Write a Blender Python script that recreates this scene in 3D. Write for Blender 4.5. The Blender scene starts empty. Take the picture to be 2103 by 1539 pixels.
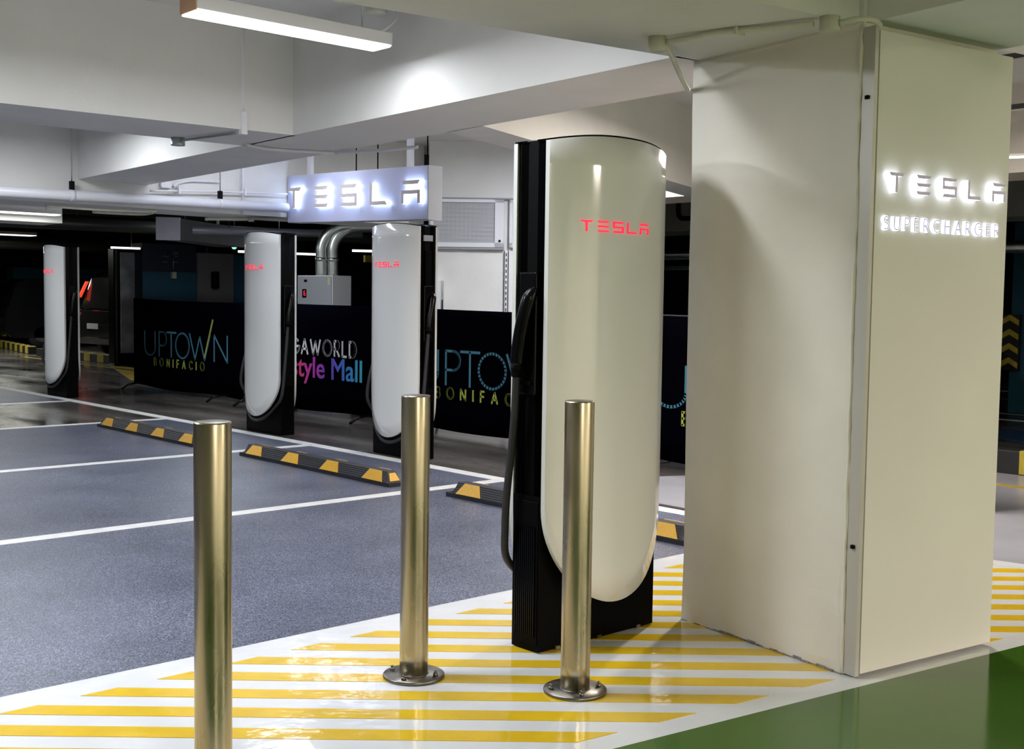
import bpy, math, random
from mathutils import Vector, Matrix
random.seed(7)
sc = bpy.context.scene
COL = sc.collection
PI = math.pi

# ------------------------------------------------------------------ camera
cam_d = bpy.data.cameras.new('camera')
cam = bpy.data.objects.new('camera', cam_d)
COL.objects.link(cam)
sc.camera = cam
F_PX, PITCH, ROLL, YAW = 2420.0, -0.0643, 0.0133, 0.834
cam_d.sensor_fit = 'HORIZONTAL'
cam_d.sensor_width = 36.0
cam_d.lens = 36.0 * F_PX / 2103.0
cam_d.clip_start = 0.05
cam_d.clip_end = 200
_f = Vector((math.cos(YAW) * math.cos(PITCH), math.sin(YAW) * math.cos(PITCH), math.sin(PITCH)))
_r = Vector((math.sin(YAW), -math.cos(YAW), 0))
_u = _r.cross(_f)
_r2 = math.cos(ROLL) * _r + math.sin(ROLL) * _u
_u2 = -math.sin(ROLL) * _r + math.cos(ROLL) * _u
cam.matrix_world = Matrix(((_r2.x, _u2.x, -_f.x, 0), (_r2.y, _u2.y, -_f.y, 0), (_r2.z, _u2.z, -_f.z, 1.4), (0, 0, 0, 1)))

# ------------------------------------------------------------------ world, exposure
w = bpy.data.worlds.new('world')
sc.world = w
w.use_nodes = True
w.node_tree.nodes['Background'].inputs[0].default_value = (0.6, 0.7, 0.9, 1)
w.node_tree.nodes['Background'].inputs[1].default_value = 0.0
sc.view_settings.view_transform = 'Standard'
sc.view_settings.look = 'None'
sc.view_settings.gamma = 1.0
sc.view_settings.use_curve_mapping = False
sc.view_settings.exposure = 0.0

COOL = (0.90, 0.94, 1.0)
WARM = (1.0, 0.86, 0.74)
PINK = (1.0, 0.90, 0.82)
LAMP_W = {  # light given by each lamp, watts
    'bay': 17, 'bay0': 38, 'bay2': 80, 'bay3': 14, 'bay4': 150, 'fill_post': 75, 'fill_room': 80, 'fill_conduits': 45, 'fill_far': 40, 'drive1': 380, 'drive2': 600, 'fill_left': 125, 'drive4': 400, 'far1': 14, 'far2': 140, 'far3': 30}

# ------------------------------------------------------------------ materials
def mat(name, color, rough=0.5, metal=0.0, var=0.0, scale=8.0, bump=0.0, bscale=60.0, emit=None, estr=0.0,
        spec=0.5, stretch=None, coat=0.0, color2=None, rvar=0.0, detail=4.0, ramp=(0.35, 0.7)):
    m = bpy.data.materials.new(name)
    m.use_nodes = True
    nt = m.node_tree
    b = nt.nodes['Principled BSDF']
    b.inputs['Base Color'].default_value = (*color, 1)
    b.inputs['Roughness'].default_value = rough
    b.inputs['Metallic'].default_value = metal
    b.inputs['Specular IOR Level'].default_value = spec
    b.inputs['Coat Weight'].default_value = coat
    b.inputs['Coat Roughness'].default_value = 0.05
    if emit:
        b.inputs['Emission Color'].default_value = (*emit, 1)
        b.inputs['Emission Strength'].default_value = estr
    if var or bump or rvar:
        tc = nt.nodes.new('ShaderNodeTexCoord')
        mp = nt.nodes.new('ShaderNodeMapping')
        nt.links.new(tc.outputs['Object'], mp.inputs[0])
        if stretch:
            mp.inputs['Scale'].default_value = stretch
    if var or rvar:
        n = nt.nodes.new('ShaderNodeTexNoise')
        n.inputs['Scale'].default_value = scale
        n.inputs['Detail'].default_value = detail
        nt.links.new(mp.outputs[0], n.inputs['Vector'])
        r = nt.nodes.new('ShaderNodeValToRGB')
        r.color_ramp.elements[0].position = ramp[0]
        r.color_ramp.elements[1].position = ramp[1]
        c2 = color2 or tuple(max(0, c * (1 - var)) for c in color)
        r.color_ramp.elements[0].color = (*c2, 1)
        r.color_ramp.elements[1].color = (*color, 1)
        nt.links.new(n.outputs['Fac'], r.inputs[0])
        if var:
            nt.links.new(r.outputs[0], b.inputs['Base Color'])
        if rvar:
            mr = nt.nodes.new('ShaderNodeMapRange')
            mr.inputs['To Min'].default_value = max(0.02, rough - rvar)
            mr.inputs['To Max'].default_value = min(1, rough + rvar)
            mr.inputs['From Min'].default_value = 0.3
            mr.inputs['From Max'].default_value = 0.7
            nt.links.new(n.outputs['Fac'], mr.inputs['Value'])
            nt.links.new(mr.outputs[0], b.inputs['Roughness'])
    if bump:
        n2 = nt.nodes.new('ShaderNodeTexNoise')
        n2.inputs['Scale'].default_value = bscale
        n2.inputs['Detail'].default_value = 3
        nt.links.new(mp.outputs[0], n2.inputs['Vector'])
        bp = nt.nodes.new('ShaderNodeBump')
        bp.inputs['Strength'].default_value = bump
        bp.inputs['Distance'].default_value = 0.01
        nt.links.new(n2.outputs['Fac'], bp.inputs['Height'])
        nt.links.new(bp.outputs[0], b.inputs['Normal'])
    return m

def asphalt_mat():
    m = bpy.data.materials.new('blue_grey_asphalt')
    m.use_nodes = True
    nt = m.node_tree
    b = nt.nodes['Principled BSDF']
    tc = nt.nodes.new('ShaderNodeTexCoord')
    a = nt.nodes.new('ShaderNodeTexNoise'); a.inputs['Scale'].default_value = 1.6; a.inputs['Detail'].default_value = 7
    g = nt.nodes.new('ShaderNodeTexNoise'); g.inputs['Scale'].default_value = 170; g.inputs['Detail'].default_value = 2
    for n in (a, g): nt.links.new(tc.outputs['Object'], n.inputs['Vector'])
    ra = nt.nodes.new('ShaderNodeValToRGB')
    ra.color_ramp.elements[0].position = .3; ra.color_ramp.elements[1].position = .72
    ra.color_ramp.elements[0].color = (.044, .050, .072, 1); ra.color_ramp.elements[1].color = (.080, .088, .118, 1)
    nt.links.new(a.outputs['Fac'], ra.inputs[0])
    rg = nt.nodes.new('ShaderNodeValToRGB')
    rg.color_ramp.elements[0].position = .45; rg.color_ramp.elements[1].position = .70
    rg.color_ramp.elements[0].color = (.55, .55, .57, 1); rg.color_ramp.elements[1].color = (3.6, 3.6, 3.8, 1)
    nt.links.new(g.outputs['Fac'], rg.inputs[0])
    mx = nt.nodes.new('ShaderNodeMix'); mx.data_type = 'RGBA'; mx.blend_type = 'MULTIPLY'; mx.inputs['Factor'].default_value = 1
    nt.links.new(ra.outputs[0], mx.inputs['A']); nt.links.new(rg.outputs[0], mx.inputs['B'])
    nt.links.new(mx.outputs['Result'], b.inputs['Base Color'])
    b.inputs['Roughness'].default_value = .38
    bp = nt.nodes.new('ShaderNodeBump'); bp.inputs['Strength'].default_value = .55; bp.inputs['Distance'].default_value = .004
    nt.links.new(g.outputs['Fac'], bp.inputs['Height']); nt.links.new(bp.outputs[0], b.inputs['Normal'])
    return m

def gradient_mat():
    """printed lettering that runs red - pink - purple - blue - cyan along the banner"""
    m = bpy.data.materials.new('rainbow_print')
    m.use_nodes = True
    nt = m.node_tree
    b = nt.nodes['Principled BSDF']
    tc = nt.nodes.new('ShaderNodeTexCoord')
    sx = nt.nodes.new('ShaderNodeSeparateXYZ')
    nt.links.new(tc.outputs['Object'], sx.inputs[0])
    mr = nt.nodes.new('ShaderNodeMapRange')
    mr.inputs['From Min'].default_value = -12.85
    mr.inputs['From Max'].default_value = -10.83
    ma = nt.nodes.new('ShaderNodeMath'); ma.operation = 'MULTIPLY'; ma.inputs[1].default_value = -1
    nt.links.new(sx.outputs['Y'], ma.inputs[0]); nt.links.new(ma.outputs[0], mr.inputs['Value'])
    r = nt.nodes.new('ShaderNodeValToRGB')
    e = r.color_ramp.elements
    e[0].position = 0; e[0].color = (.6, .15, .02, 1)
    e[1].position = 1; e[1].color = (.03, .36, .5, 1)
    for p_, c_ in ((.36, (.55, .03, .16, 1)), (.55, (.36, .03, .42, 1)), (.68, (.13, .04, .5, 1)), (.84, (.02, .17, .6, 1))):
        k = e.new(p_); k.color = c_
    nt.links.new(mr.outputs[0], r.inputs[0])
    nt.links.new(r.outputs[0], b.inputs['Base Color'])
    b.inputs['Roughness'].default_value = .6
    return m

M = {}
M['white_wall'] = mat('painted_concrete', (.76, .755, .73), .75, var=.07, scale=2.5, bump=.12, bscale=30)
M['pillar'] = mat('pillar_paint', (.80, .76, .67), .5, var=.06, scale=3.5, bump=.10, bscale=25)
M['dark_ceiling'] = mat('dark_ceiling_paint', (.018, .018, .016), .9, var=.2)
M['concrete'] = mat('dark_concrete', (.115, .105, .098), .22, var=.55, scale=1.5, stretch=(1.2, .35, 1), rvar=.12, bump=.05, bscale=8, detail=8)
M['grey_floor'] = mat('grey_floor_coating', (.36, .36, .40), .25, var=.15, scale=2, bump=.04, bscale=10)
M['asphalt'] = asphalt_mat()
M['white_paint'] = mat('white_floor_paint', (.64, .65, .67), .09, var=.06, scale=5, bump=.16, bscale=11)
M['line_paint'] = mat('white_line_paint', (.72, .72, .71), .45, var=.16, scale=9, bump=.1, bscale=50)
M['yellow_paint'] = mat('yellow_floor_paint', (.68, .45, .02), .09, var=.12, scale=6, bump=.16, bscale=11)
M['green_paint'] = mat('green_floor_paint', (.046, .118, .010), .12, spec=.35, var=.14, scale=2.2, bump=.05, bscale=7)
M['green_dark'] = mat('dull_green_floor', (.015, .09, .035), .4, var=.2)
M['blue_paint'] = mat('blue_floor_paint', (.012, .05, .14), .4, var=.2)
M['yellow_line'] = mat('yellow_line_paint', (.5, .36, .04), .5, var=.25, scale=12)
M['tinted_steel'] = mat('hatch_tinted_steel', (.57, .50, .35), .30, metal=1, var=.16, scale=10, stretch=(1, 1, .25), rvar=.07, bump=.02, bscale=30)  # brushed steel with the golden hatch reflection tinted into its colour
M['steel'] = mat('worn_steel', (.27, .25, .22), .36, metal=1, var=.3, scale=14, rvar=.08)
M['galv'] = mat('galvanised_steel', (.62, .66, .64), .32, metal=1, var=.2, scale=9)
M['gloss_white'] = mat('gloss_white_shell', (.80, .81, .79), .12, coat=.6, spec=.5)
M['gloss_edge'] = mat('shell_edge', (.60, .61, .58), .2)
M['black'] = mat('satin_black', (.0012, .0012, .0014), .5, spec=.06)
M['black_gloss'] = mat('gloss_black', (.0015, .0015, .002), .25, spec=.2)
M['black_matte'] = mat('matte_black', (.004, .004, .005), .8, spec=.15)
M['rubber'] = mat('black_rubber', (.018, .018, .022), .55, var=.3, scale=20)
M['reflector'] = mat('yellow_reflector', (.72, .39, .03), .45, var=.12, scale=40)
M['fabric'] = mat('black_fabric', (.0012, .0012, .003), .95, spec=.0)
M['teal_print'] = mat('teal_print', (.045, .19, .27), .7)
M['lime_print'] = mat('lime_print', (.36, .42, .06), .7)
M['white_print'] = mat('white_print', (.55, .55, .6), .7)
M['rainbow'] = gradient_mat()
M['glow_white'] = mat('lit_acrylic', (.9, .92, 1), .4, emit=(.80, .84, 1.0), estr=3.3)
M['glow_small'] = mat('lit_acrylic_small', (.9, .92, 1), .4, emit=(.80, .84, 1.0), estr=1.35)
M['glow_sign'] = mat('lit_acrylic_sign', (.9, .92, 1), .4, emit=(.60, .72, 1.0), estr=6.5)
M['red_glow'] = mat('red_lit_lettering', (.8, .02, .06), .4, emit=(1, .02, .07), estr=1.05)
M['letter_beige'] = mat('beige_letter_face', (.66, .59, .58), .5)
M['letter_violet'] = mat('violet_letter_face', (.72, .66, .98), .4)
M['sign_white'] = mat('sign_cabinet_white', (.66, .65, .65), .4)
M['sign_face'] = mat('glow_tinted_sign_face', (.50, .52, .70), .35)  # bluish glow of the letters is tinted into the sheet colour
M['white_metal'] = mat('white_powder_coat', (.74, .75, .78), .4)
M['panel_board'] = mat('white_board', (.70, .69, .64), .42, var=.03, scale=3)
M['grey_metal'] = mat('grey_powder_coat', (.30, .31, .34), .45)
M['dark_hole'] = mat('dark_interior', (.03, .035, .04), .8)
M['cream_pipe'] = mat('cream_pvc', (.66, .66, .55), .4, var=.12, scale=14)
M['white_pipe'] = mat('white_pipe_paint', (.78, .78, .82), .35)
M['lamp_body'] = mat('lamp_housing', (.74, .73, .72), .4)
M['lamp_glow'] = mat('lamp_diffuser', (1, 1, 1), .5, emit=(.96, .98, 1.0), estr=6.0)
M['lamp_far'] = mat('lamp_tube_glow', (1, 1, 1), .5, emit=(.97, 1.0, .94), estr=2.2)
M['tan_cap'] = mat('tan_end_cap', (.62, .36, .20), .5)
M['duct'] = mat('grey_duct', (.30, .30, .36), .4, metal=.3, var=.1)
M['dark_pipe'] = mat('dark_pipe', (.05, .052, .05), .35, metal=.3)
M['navy'] = mat('navy_wall', (.006, .012, .03), .6)
M['teal_wall'] = mat('teal_wall', (.010, .075, .13), .6)
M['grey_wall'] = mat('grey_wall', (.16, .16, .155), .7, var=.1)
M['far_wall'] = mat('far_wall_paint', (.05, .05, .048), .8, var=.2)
M['warm_lit_beam'] = mat('warm_lit_beam_paint', (.72, .66, .60), .7, var=.05)  # white beam paint with the warm lamp light tinted in
M['car_paint'] = mat('black_car_paint', (.008, .008, .009), .12, coat=1)
M['car_glass'] = mat('car_glass', (.006, .007, .008), .05, coat=.5)
M['tail'] = mat('tail_light', (.8, .03, .01), .3, emit=(1, .07, .03), estr=.95)
M['head'] = mat('chrome_trim', (.7, .7, .7), .15, metal=1)
M['mirror'] = mat('scuffed_steel_sheet', (.40, .40, .44), .35, metal=.35, var=.45, scale=4)
M['kerb_black'] = mat('kerb_black', (.015, .015, .016), .6)
M['kerb_yellow'] = mat('kerb_yellow', (.55, .44, .05), .55, var=.25, scale=14)
M['green_led'] = mat('green_led', (.1, .8, .3), .4, emit=(.2, 1, .45), estr=2)

# ------------------------------------------------------------------ mesh helpers
class MB:
    def __init__(s): s.v = []; s.f = []; s.sm = []; s.mi = []
    def add(s, vs, fs, smooth=False, mi=0):
        o = len(s.v); s.v += [tuple(v) for v in vs]
        for f in fs: s.f.append([i + o for i in f]); s.sm.append(smooth); s.mi.append(mi)
        return s
    def box(s, x0, x1, y0, y1, z0, z1, mi=0):
        vs = [(x, y, z) for z in (z0, z1) for (x, y) in ((x0, y0), (x1, y0), (x1, y1), (x0, y1))]
        return s.add(vs, [(3, 2, 1, 0), (4, 5, 6, 7), (0, 1, 5, 4), (1, 2, 6, 5), (2, 3, 7, 6), (3, 0, 4, 7)], mi=mi)
    def prism(s, pts, z0, z1, mi=0):
        a = sum(pts[i][0] * pts[(i + 1) % len(pts)][1] - pts[(i + 1) % len(pts)][0] * pts[i][1] for i in range(len(pts)))
        if a < 0: pts = list(reversed(pts))
        n = len(pts)
        vs = [(p[0], p[1], z0) for p in pts] + [(p[0], p[1], z1) for p in pts]
        fs = [tuple(reversed(range(n))), tuple(range(n, 2 * n))] + [(i, (i + 1) % n, n + (i + 1) % n, n + i) for i in range(n)]
        return s.add(vs, fs, mi=mi)
    def slab(s, pts, P, A, B, N, d0, d1, mi=0):
        """a flat outline pts (a, b) on the plane P + aA + bB, given depth d0..d1 along N"""
        P, A, B, N = map(Vector, (P, A, B, N))
        a = sum(pts[i][0] * pts[(i + 1) % len(pts)][1] - pts[(i + 1) % len(pts)][0] * pts[i][1] for i in range(len(pts)))
        if (a < 0) != (A.cross(B).dot(N) < 0): pts = list(reversed(pts))
        n = len(pts)
        vs = [P + A * p[0] + B * p[1] + N * d0 for p in pts] + [P + A * p[0] + B * p[1] + N * d1 for p in pts]
        fs = [tuple(reversed(range(n))), tuple(range(n, 2 * n))] + [(i, (i + 1) % n, n + (i + 1) % n, n + i) for i in range(n)]
        return s.add(vs, fs, mi=mi)
    def tube(s, path, r, n=12, cap=True, mi=0):
        path = [Vector(p) for p in path]
        rr = r if isinstance(r, (list, tuple)) else [r] * len(path)
        vs = []; prev = None
        for i, p in enumerate(path):
            t = (path[min(i + 1, len(path) - 1)] - path[max(i - 1, 0)]).normalized()
            if prev is None:
                a = Vector((0, 0, 1)) if abs(t.z) < .9 else Vector((1, 0, 0))
                u = t.cross(a).normalized()
            else:
                u = (prev - t * prev.dot(t)).normalized()
            prev = u; v = t.cross(u)
            for k in range(n):
                an = 2 * PI * k / n
                vs.append(p + (u * math.cos(an) + v * math.sin(an)) * rr[i])
        fs = [(i * n + k, i * n + (k + 1) % n, (i + 1) * n + (k + 1) % n, (i + 1) * n + k) for i in range(len(path) - 1) for k in range(n)]
        s.add(vs, fs, True, mi)
        if cap:
            o = len(s.v) - len(vs)
            s.f.append([o + k for k in reversed(range(n))]); s.sm.append(False); s.mi.append(mi)
            s.f.append([o + (len(path) - 1) * n + k for k in range(n)]); s.sm.append(False); s.mi.append(mi)
        return s
    def lathe(s, prof, c=(0, 0, 0), n=32, mi=0):
        vs = []
        for (r, z) in prof:
            for k in range(n):
                an = 2 * PI * k / n
                vs.append((c[0] + r * math.cos(an), c[1] + r * math.sin(an), c[2] + z))
        fs = [(i * n + k, i * n + (k + 1) % n, (i + 1) * n + (k + 1) % n, (i + 1) * n + k) for i in range(len(prof) - 1) for k in range(n)]
        s.add(vs, fs, True, mi)
        o = len(s.v) - len(vs)
        s.f.append([o + k for k in reversed(range(n))]); s.sm.append(False); s.mi.append(mi)
        s.f.append([o + (len(prof) - 1) * n + k for k in range(n)]); s.sm.append(False); s.mi.append(mi)
        return s
    def build(s, name, m, parent=None, bevel=0, loc=None):
        me = bpy.data.meshes.new(name)
        me.from_pydata(s.v, [], s.f)
        me.polygons.foreach_set('use_smooth', s.sm)
        ms = m if isinstance(m, (list, tuple)) else [m]
        for q in ms: me.materials.append(q)
        me.polygons.foreach_set('material_index', s.mi)
        me.update()
        o = bpy.data.objects.new(name, me)
        COL.objects.link(o)
        if parent: o.parent = parent
        if loc: o.location = loc
        if bevel:
            b = o.modifiers.new('bevel', 'BEVEL'); b.width = bevel; b.segments = 2; b.limit_method = 'ANGLE'
        return o

def tag(o, label=None, cat=None, group=None, kind=None):
    if label: o['label'] = label
    if cat: o['category'] = cat
    if group: o['group'] = group
    if kind: o['kind'] = kind
    return o

def empty(name, loc=(0, 0, 0), rz=0):
    o = bpy.data.objects.new(name, None)
    o.empty_display_size = .1
    COL.objects.link(o)
    o.location = loc; o.rotation_euler = (0, 0, rz)
    return o

KIDS = {}
def copy_tree(o, parent=None):
    c = o.copy(); COL.objects.link(c)
    if parent: c.parent = parent
    for ch in [x for x in bpy.data.objects if x.parent == o]:
        copy_tree(ch, c)
    return c

def bez(pts, n=10):
    """smooth path through pts (Catmull-Rom)"""
    P = [Vector(p) for p in pts]
    out = []
    for i in range(len(P) - 1):
        p0 = P[max(i - 1, 0)]; p1 = P[i]; p2 = P[i + 1]; p3 = P[min(i + 2, len(P) - 1)]
        for k in range(n):
            t = k / n
            out.append(.5 * ((2 * p1) + (p2 - p0) * t + (2 * p0 - 5 * p1 + 4 * p2 - p3) * t * t + (3 * p1 - p0 - 3 * p2 + p3) * t ** 3))
    out.append(P[-1])
    return out

# ------------------------------------------------------------------ structure: floor
floor = MB().box(-8, 42, -7, 46, -.12, 0).build('floor', M['concrete'])
tag(floor, 'dark glossy concrete floor of the parking level', kind='structure')
def patch(name, pts, z, m, label=None):
    o = MB().prism(pts, 0.0, z).build(name, m, floor)
    if label: o['label'] = label
    return o
patch('asphalt_surface', [(-8, 4.13), (6.02, 4.13), (6.02, 12.40), (-8, 12.40)], .0022, M['asphalt'], 'blue grey coated asphalt of the charging bays')
patch('asphalt_surface', [(-8, 15.2), (6.02, 15.2), (6.02, 30), (-8, 30)], .0022, M['asphalt'])
patch('grey_coating', [(6.18, -7), (9.68, -7), (9.68, 4.9), (7.15, 6.1), (6.18, 6.1)], .0022, M['grey_floor'], 'light grey glossy floor coating beside the kerb')
A8 = math.radians(-8.8)
def gy(x, off=0.0): return 2.11 + (x - 4.78) * math.tan(math.radians(-8.8)) + off
patch('white_hatch_ground', [(-8, gy(-8)), (-8, 4.13), (6.18, 4.13), (6.18, 3.45), (6.45, gy(6.45))], .003, M['white_paint'], 'glossy white paint under the yellow hatching')
patch('green_driveway', [(-8, gy(-8)), (20, gy(20)), (20, -7), (-8, -7)], .0028, M['green_paint'], 'glossy green painted driveway')
# yellow diagonal stripes, each a painted piece of its own
SA = math.radians(-42)
sd = Vector((math.cos(SA), math.sin(SA))); sn = Vector((-math.sin(SA), math.cos(SA)))
def clip(poly, n, c):   # keep n.p <= c
    out = []
    for i in range(len(poly)):
        a, b = poly[i], poly[(i + 1) % len(poly)]
        da, db = n.dot(a) - c, n.dot(b) - c
        if da <= 0: out.append(a)
        if (da < 0 < db) or (db < 0 < da): out.append(a + (b - a) * (da / (da - db)))
    return out
gn = Vector((math.sin(A8), -math.cos(A8)))   # outward from hatch to the driveway
gc = gn.dot(Vector((4.78, 2.11))) - .10
for k in range(-16, 20):
    c0, c1 = 3.826 + .188 * k, 3.916 + .188 * k
    poly = [sn * c0 + sd * -14, sn * c0 + sd * 14, sn * c1 + sd * 14, sn * c1 + sd * -14]
    poly = clip(poly, Vector((0, 1)), 3.965)
    poly = clip(poly, gn, gc)
    poly = clip(poly, Vector((1, 0)), 6.16)
    poly = clip(poly, Vector((-1, 0)), 4.0)
    if len(poly) >= 3:
        patch('yellow_stripe', [tuple(p) for p in poly], .0045, M['yellow_paint'])
# white bay lines
def line(x0, x1, y0, y1, m='line_paint', z=.0036, name='painted_line'):
    return patch(name, [(x0, y0), (x1, y0), (x1, y1), (x0, y1)], z, M[m])
line(5.96, 6.09, 4.15, 34)
for y in (6.72, 9.42, 12.36, 15.12, 17.85):
    line(-8, 5.96, y - .06, y + .06)
# yellow and white lines, blue and green bands far off
line(8.9, 9.0, -7, 6, 'yellow_line')
patch('painted_line', [(8.2, 18.2), (9.3, 18.6), (9.75, 22.3), (9.60, 22.3)], .0036, M['yellow_line'])
line(9.25, 9.33, 14, 26, 'yellow_line')
patch('green_band', [(14.85, -4), (17.2, -4), (17.2, 16), (14.85, 16)], .0026, M['green_dark'])
for x in (14.1, 14.85, 17.15, 18.8): line(x, x + .09, -4, 16)
patch('blue_band', [(11.6, -3), (13.6, -3), (13.0, 6.6), (12.2, 5.9), (11.6, 4.6)], .0026, M['blue_paint'])

# ------------------------------------------------------------------ structure: ceiling and beams
CZ, BZ = 3.10, 2.42
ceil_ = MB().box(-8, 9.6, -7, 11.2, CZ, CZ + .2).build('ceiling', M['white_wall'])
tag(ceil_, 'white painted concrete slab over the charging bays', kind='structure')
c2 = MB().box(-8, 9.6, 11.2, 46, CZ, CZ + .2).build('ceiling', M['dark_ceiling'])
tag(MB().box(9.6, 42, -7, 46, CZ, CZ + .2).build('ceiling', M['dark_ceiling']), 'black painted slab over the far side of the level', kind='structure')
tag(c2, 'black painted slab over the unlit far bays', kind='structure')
def beam(pts, z0, label, m='white_wall', z1=None, name='beam'):
    o = MB().prism(pts, z0, z1 or CZ).build(name, M[m])
    return tag(o, label, kind='structure')
def nx(y): return 4.27 + (y - 10.5) * .0570      # near edge of the long slanting beam
def fx(y): return 4.94 + (y - 10.5) * .0650
beam([(nx(3.25), 3.25), (4.47, 3.22), (fx(10.5), 10.55), (nx(10.5), 10.55)], BZ, 'long white beam running from the pillar over the charging posts')
beam([(-8, 7.15), (nx(6.57) + .02, 6.56), (nx(7.3) + .02, 7.28), (-8, 7.85)], BZ, 'deep white cross beam at the upper left behind the hanging lamp')
beam([(-8, 10.55), (8.2, 10.55), (8.2, 11.2), (-8, 11.2)], 2.20, 'deepest white beam behind the hanging lightbox sign')
beam([(4.60, 5.36), (4.62, 5.72), (9.0, 7.45), (9.0, 7.09)], BZ, 'slanting beam running off behind the nearest charging post')
beam([(9.0, -7), (9.0, 8.8), (9.6, 8.8), (9.6, -7)], BZ, 'white beam beyond the pillar, warm light tinted into its colour', 'warm_lit_beam')
# pillar frame
PU = Vector((.989, -.148)); PV = Vector((.148, .989)); P2 = Vector((3.86, 2.38))
def pf(u, v): q = P2 + PU * u + PV * v; return (q.x, q.y)
o = beam([pf(-9, .02), pf(0, .02), pf(0, .88), pf(-9, .88)], BZ, 'wide beam leading from the pillar to the left over the hatching', 'white_wall')
o = beam([pf(.02, -9.3), pf(.80, -9.3), pf(.80, .0), pf(.02, .0)], BZ, 'beam leading from the pillar towards the green driveway', 'white_wall')
o = beam([pf(.80, .06), pf(5.1, .06), pf(5.1, .84), pf(.80, .84)], BZ + .3, 'beam leading from the pillar away to the right', 'white_wall')
beam([pf(0, 0), pf(.80, 0), pf(.80, .9), pf(0, .9)], BZ, 'square crossing of beams on top of the pillar')
# the pillar, irregular plaster edge
pm = MB(); zs = [0, .05, .3, .6, .95, 1.3, 1.6, 1.95, 2.2, 2.4, 2.42]
fp = [(0, 0), (.80, 0), (.80, .9), (0, .9)]
for z in zs:
    for (uu, vv) in fp:
        j = random.uniform(-.004, .004)
        q = pf(uu + j, vv + random.uniform(-.004, .004)); pm.v.append((q[0], q[1], z))
n = len(zs)
for i in range(n - 1):
    for k in range(4):
        pm.f.append([i * 4 + k, i * 4 + (k + 1) % 4, (i + 1) * 4 + (k + 1) % 4, (i + 1) * 4 + k]); pm.sm.append(False); pm.mi.append(0)
pil = pm.build('pillar', M['pillar'])
tag(pil, 'thick white plastered concrete pillar carrying the lit board', kind='structure')
# ragged grout line around the foot
gm = MB()
for side in ((0, 0, 0, .9), (0, 0, .8, 0)):
    for k in range(22):
        t0, t1 = k / 22, (k + 1) / 22
        hgt = random.uniform(.006, .016); d = random.uniform(.003, .010)
        a = pf(side[0] + (side[2] - side[0]) * t0, side[1] + (side[3] - side[1]) * t0)
        b = pf(side[0] + (side[2] - side[0]) * t1, side[1] + (side[3] - side[1]) * t1)
        off = (-PU if side[2] == 0 else -PV) * d
        gm.prism([a, b, (b[0] + off.x, b[1] + off.y), (a[0] + off.x, a[1] + off.y)], .003, hgt)
bead = MB(); bp_ = []; br_ = []
for i in range(60):
    z = .01 + 2.40 * i / 59; q = pf(-.002 + random.uniform(-.002, .002), .004 + random.uniform(-.002, .002)); bp_.append((q[0], q[1], z)); br_.append(random.uniform(.004, .008))
bead.tube(bp_, br_, 8).build('caulk_bead', mat('cream_caulk', (.78, .74, .64), .45), pil)['label'] = 'uneven cream sealant bead down the corner'
g = gm.build('grout_edge', mat('dirty_grout', (.34, .31, .27), .9, var=.6, scale=60), pil)
sm_ = MB()
for (vv, z) in ((.02, 2.14), (.03, .50)):
    q = pf(-.004, vv - .03)
    sm_.lathe([(.0, 0), (.009, 0.001), (.009, .010), (.003, .012)], (q[0], q[1], z), 10)
# ------------------------------------------------------------------ walls that close the level
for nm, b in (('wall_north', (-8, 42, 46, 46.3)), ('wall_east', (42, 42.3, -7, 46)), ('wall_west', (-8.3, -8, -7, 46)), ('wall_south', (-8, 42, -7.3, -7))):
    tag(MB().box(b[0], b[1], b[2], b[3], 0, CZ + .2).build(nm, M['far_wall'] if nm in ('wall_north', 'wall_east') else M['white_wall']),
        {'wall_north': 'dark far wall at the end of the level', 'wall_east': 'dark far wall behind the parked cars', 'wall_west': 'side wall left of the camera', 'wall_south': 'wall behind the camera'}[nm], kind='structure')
# electrical room
room = MB().prism([(8.02, 10.23), (9.32, 9.02), (11.2, 11.1), (10.3, 12.3)], 0, CZ).build('wall_room', M['white_wall'])
tag(room, 'white wall of the electrical room behind the banners', kind='structure')
# coloured far walls
def fwall(x0, x1, y, z0, z1, m, label, nm):
    return tag(MB().box(x0, x1, y, y + .5, z0, z1).build(nm, M[m]), label, kind='structure')
fw = fwall(9.93, 11.05, 21.5, 0, 2.37, 'navy', 'dark navy and blue painted wall behind the leftmost banner', 'wall_blue')
MB().box(9.93, 11.05, 21.485, 21.499, 0, 1.83).build('teal_lower_band', M['teal_wall'], fw)
fwall(11.05, 11.84, 21.45, 0, 2.22, 'grey_wall', 'off white wall with a dark extinguisher behind the leftmost banner', 'wall_pale')
fwall(11.84, 12.6, 21.5, 0, 2.2, 'teal_wall', 'narrow blue wall left of the second charging post', 'wall_narrow')
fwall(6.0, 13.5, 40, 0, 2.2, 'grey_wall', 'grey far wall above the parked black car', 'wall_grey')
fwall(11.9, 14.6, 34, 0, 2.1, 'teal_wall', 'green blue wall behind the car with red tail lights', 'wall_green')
tag(MB().box(15.2, 15.7, 5.0, 7.05, 0, CZ).build('wall_dark', M['teal_wall']), 'dark blue wall beyond the pillar', kind='structure')

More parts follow.
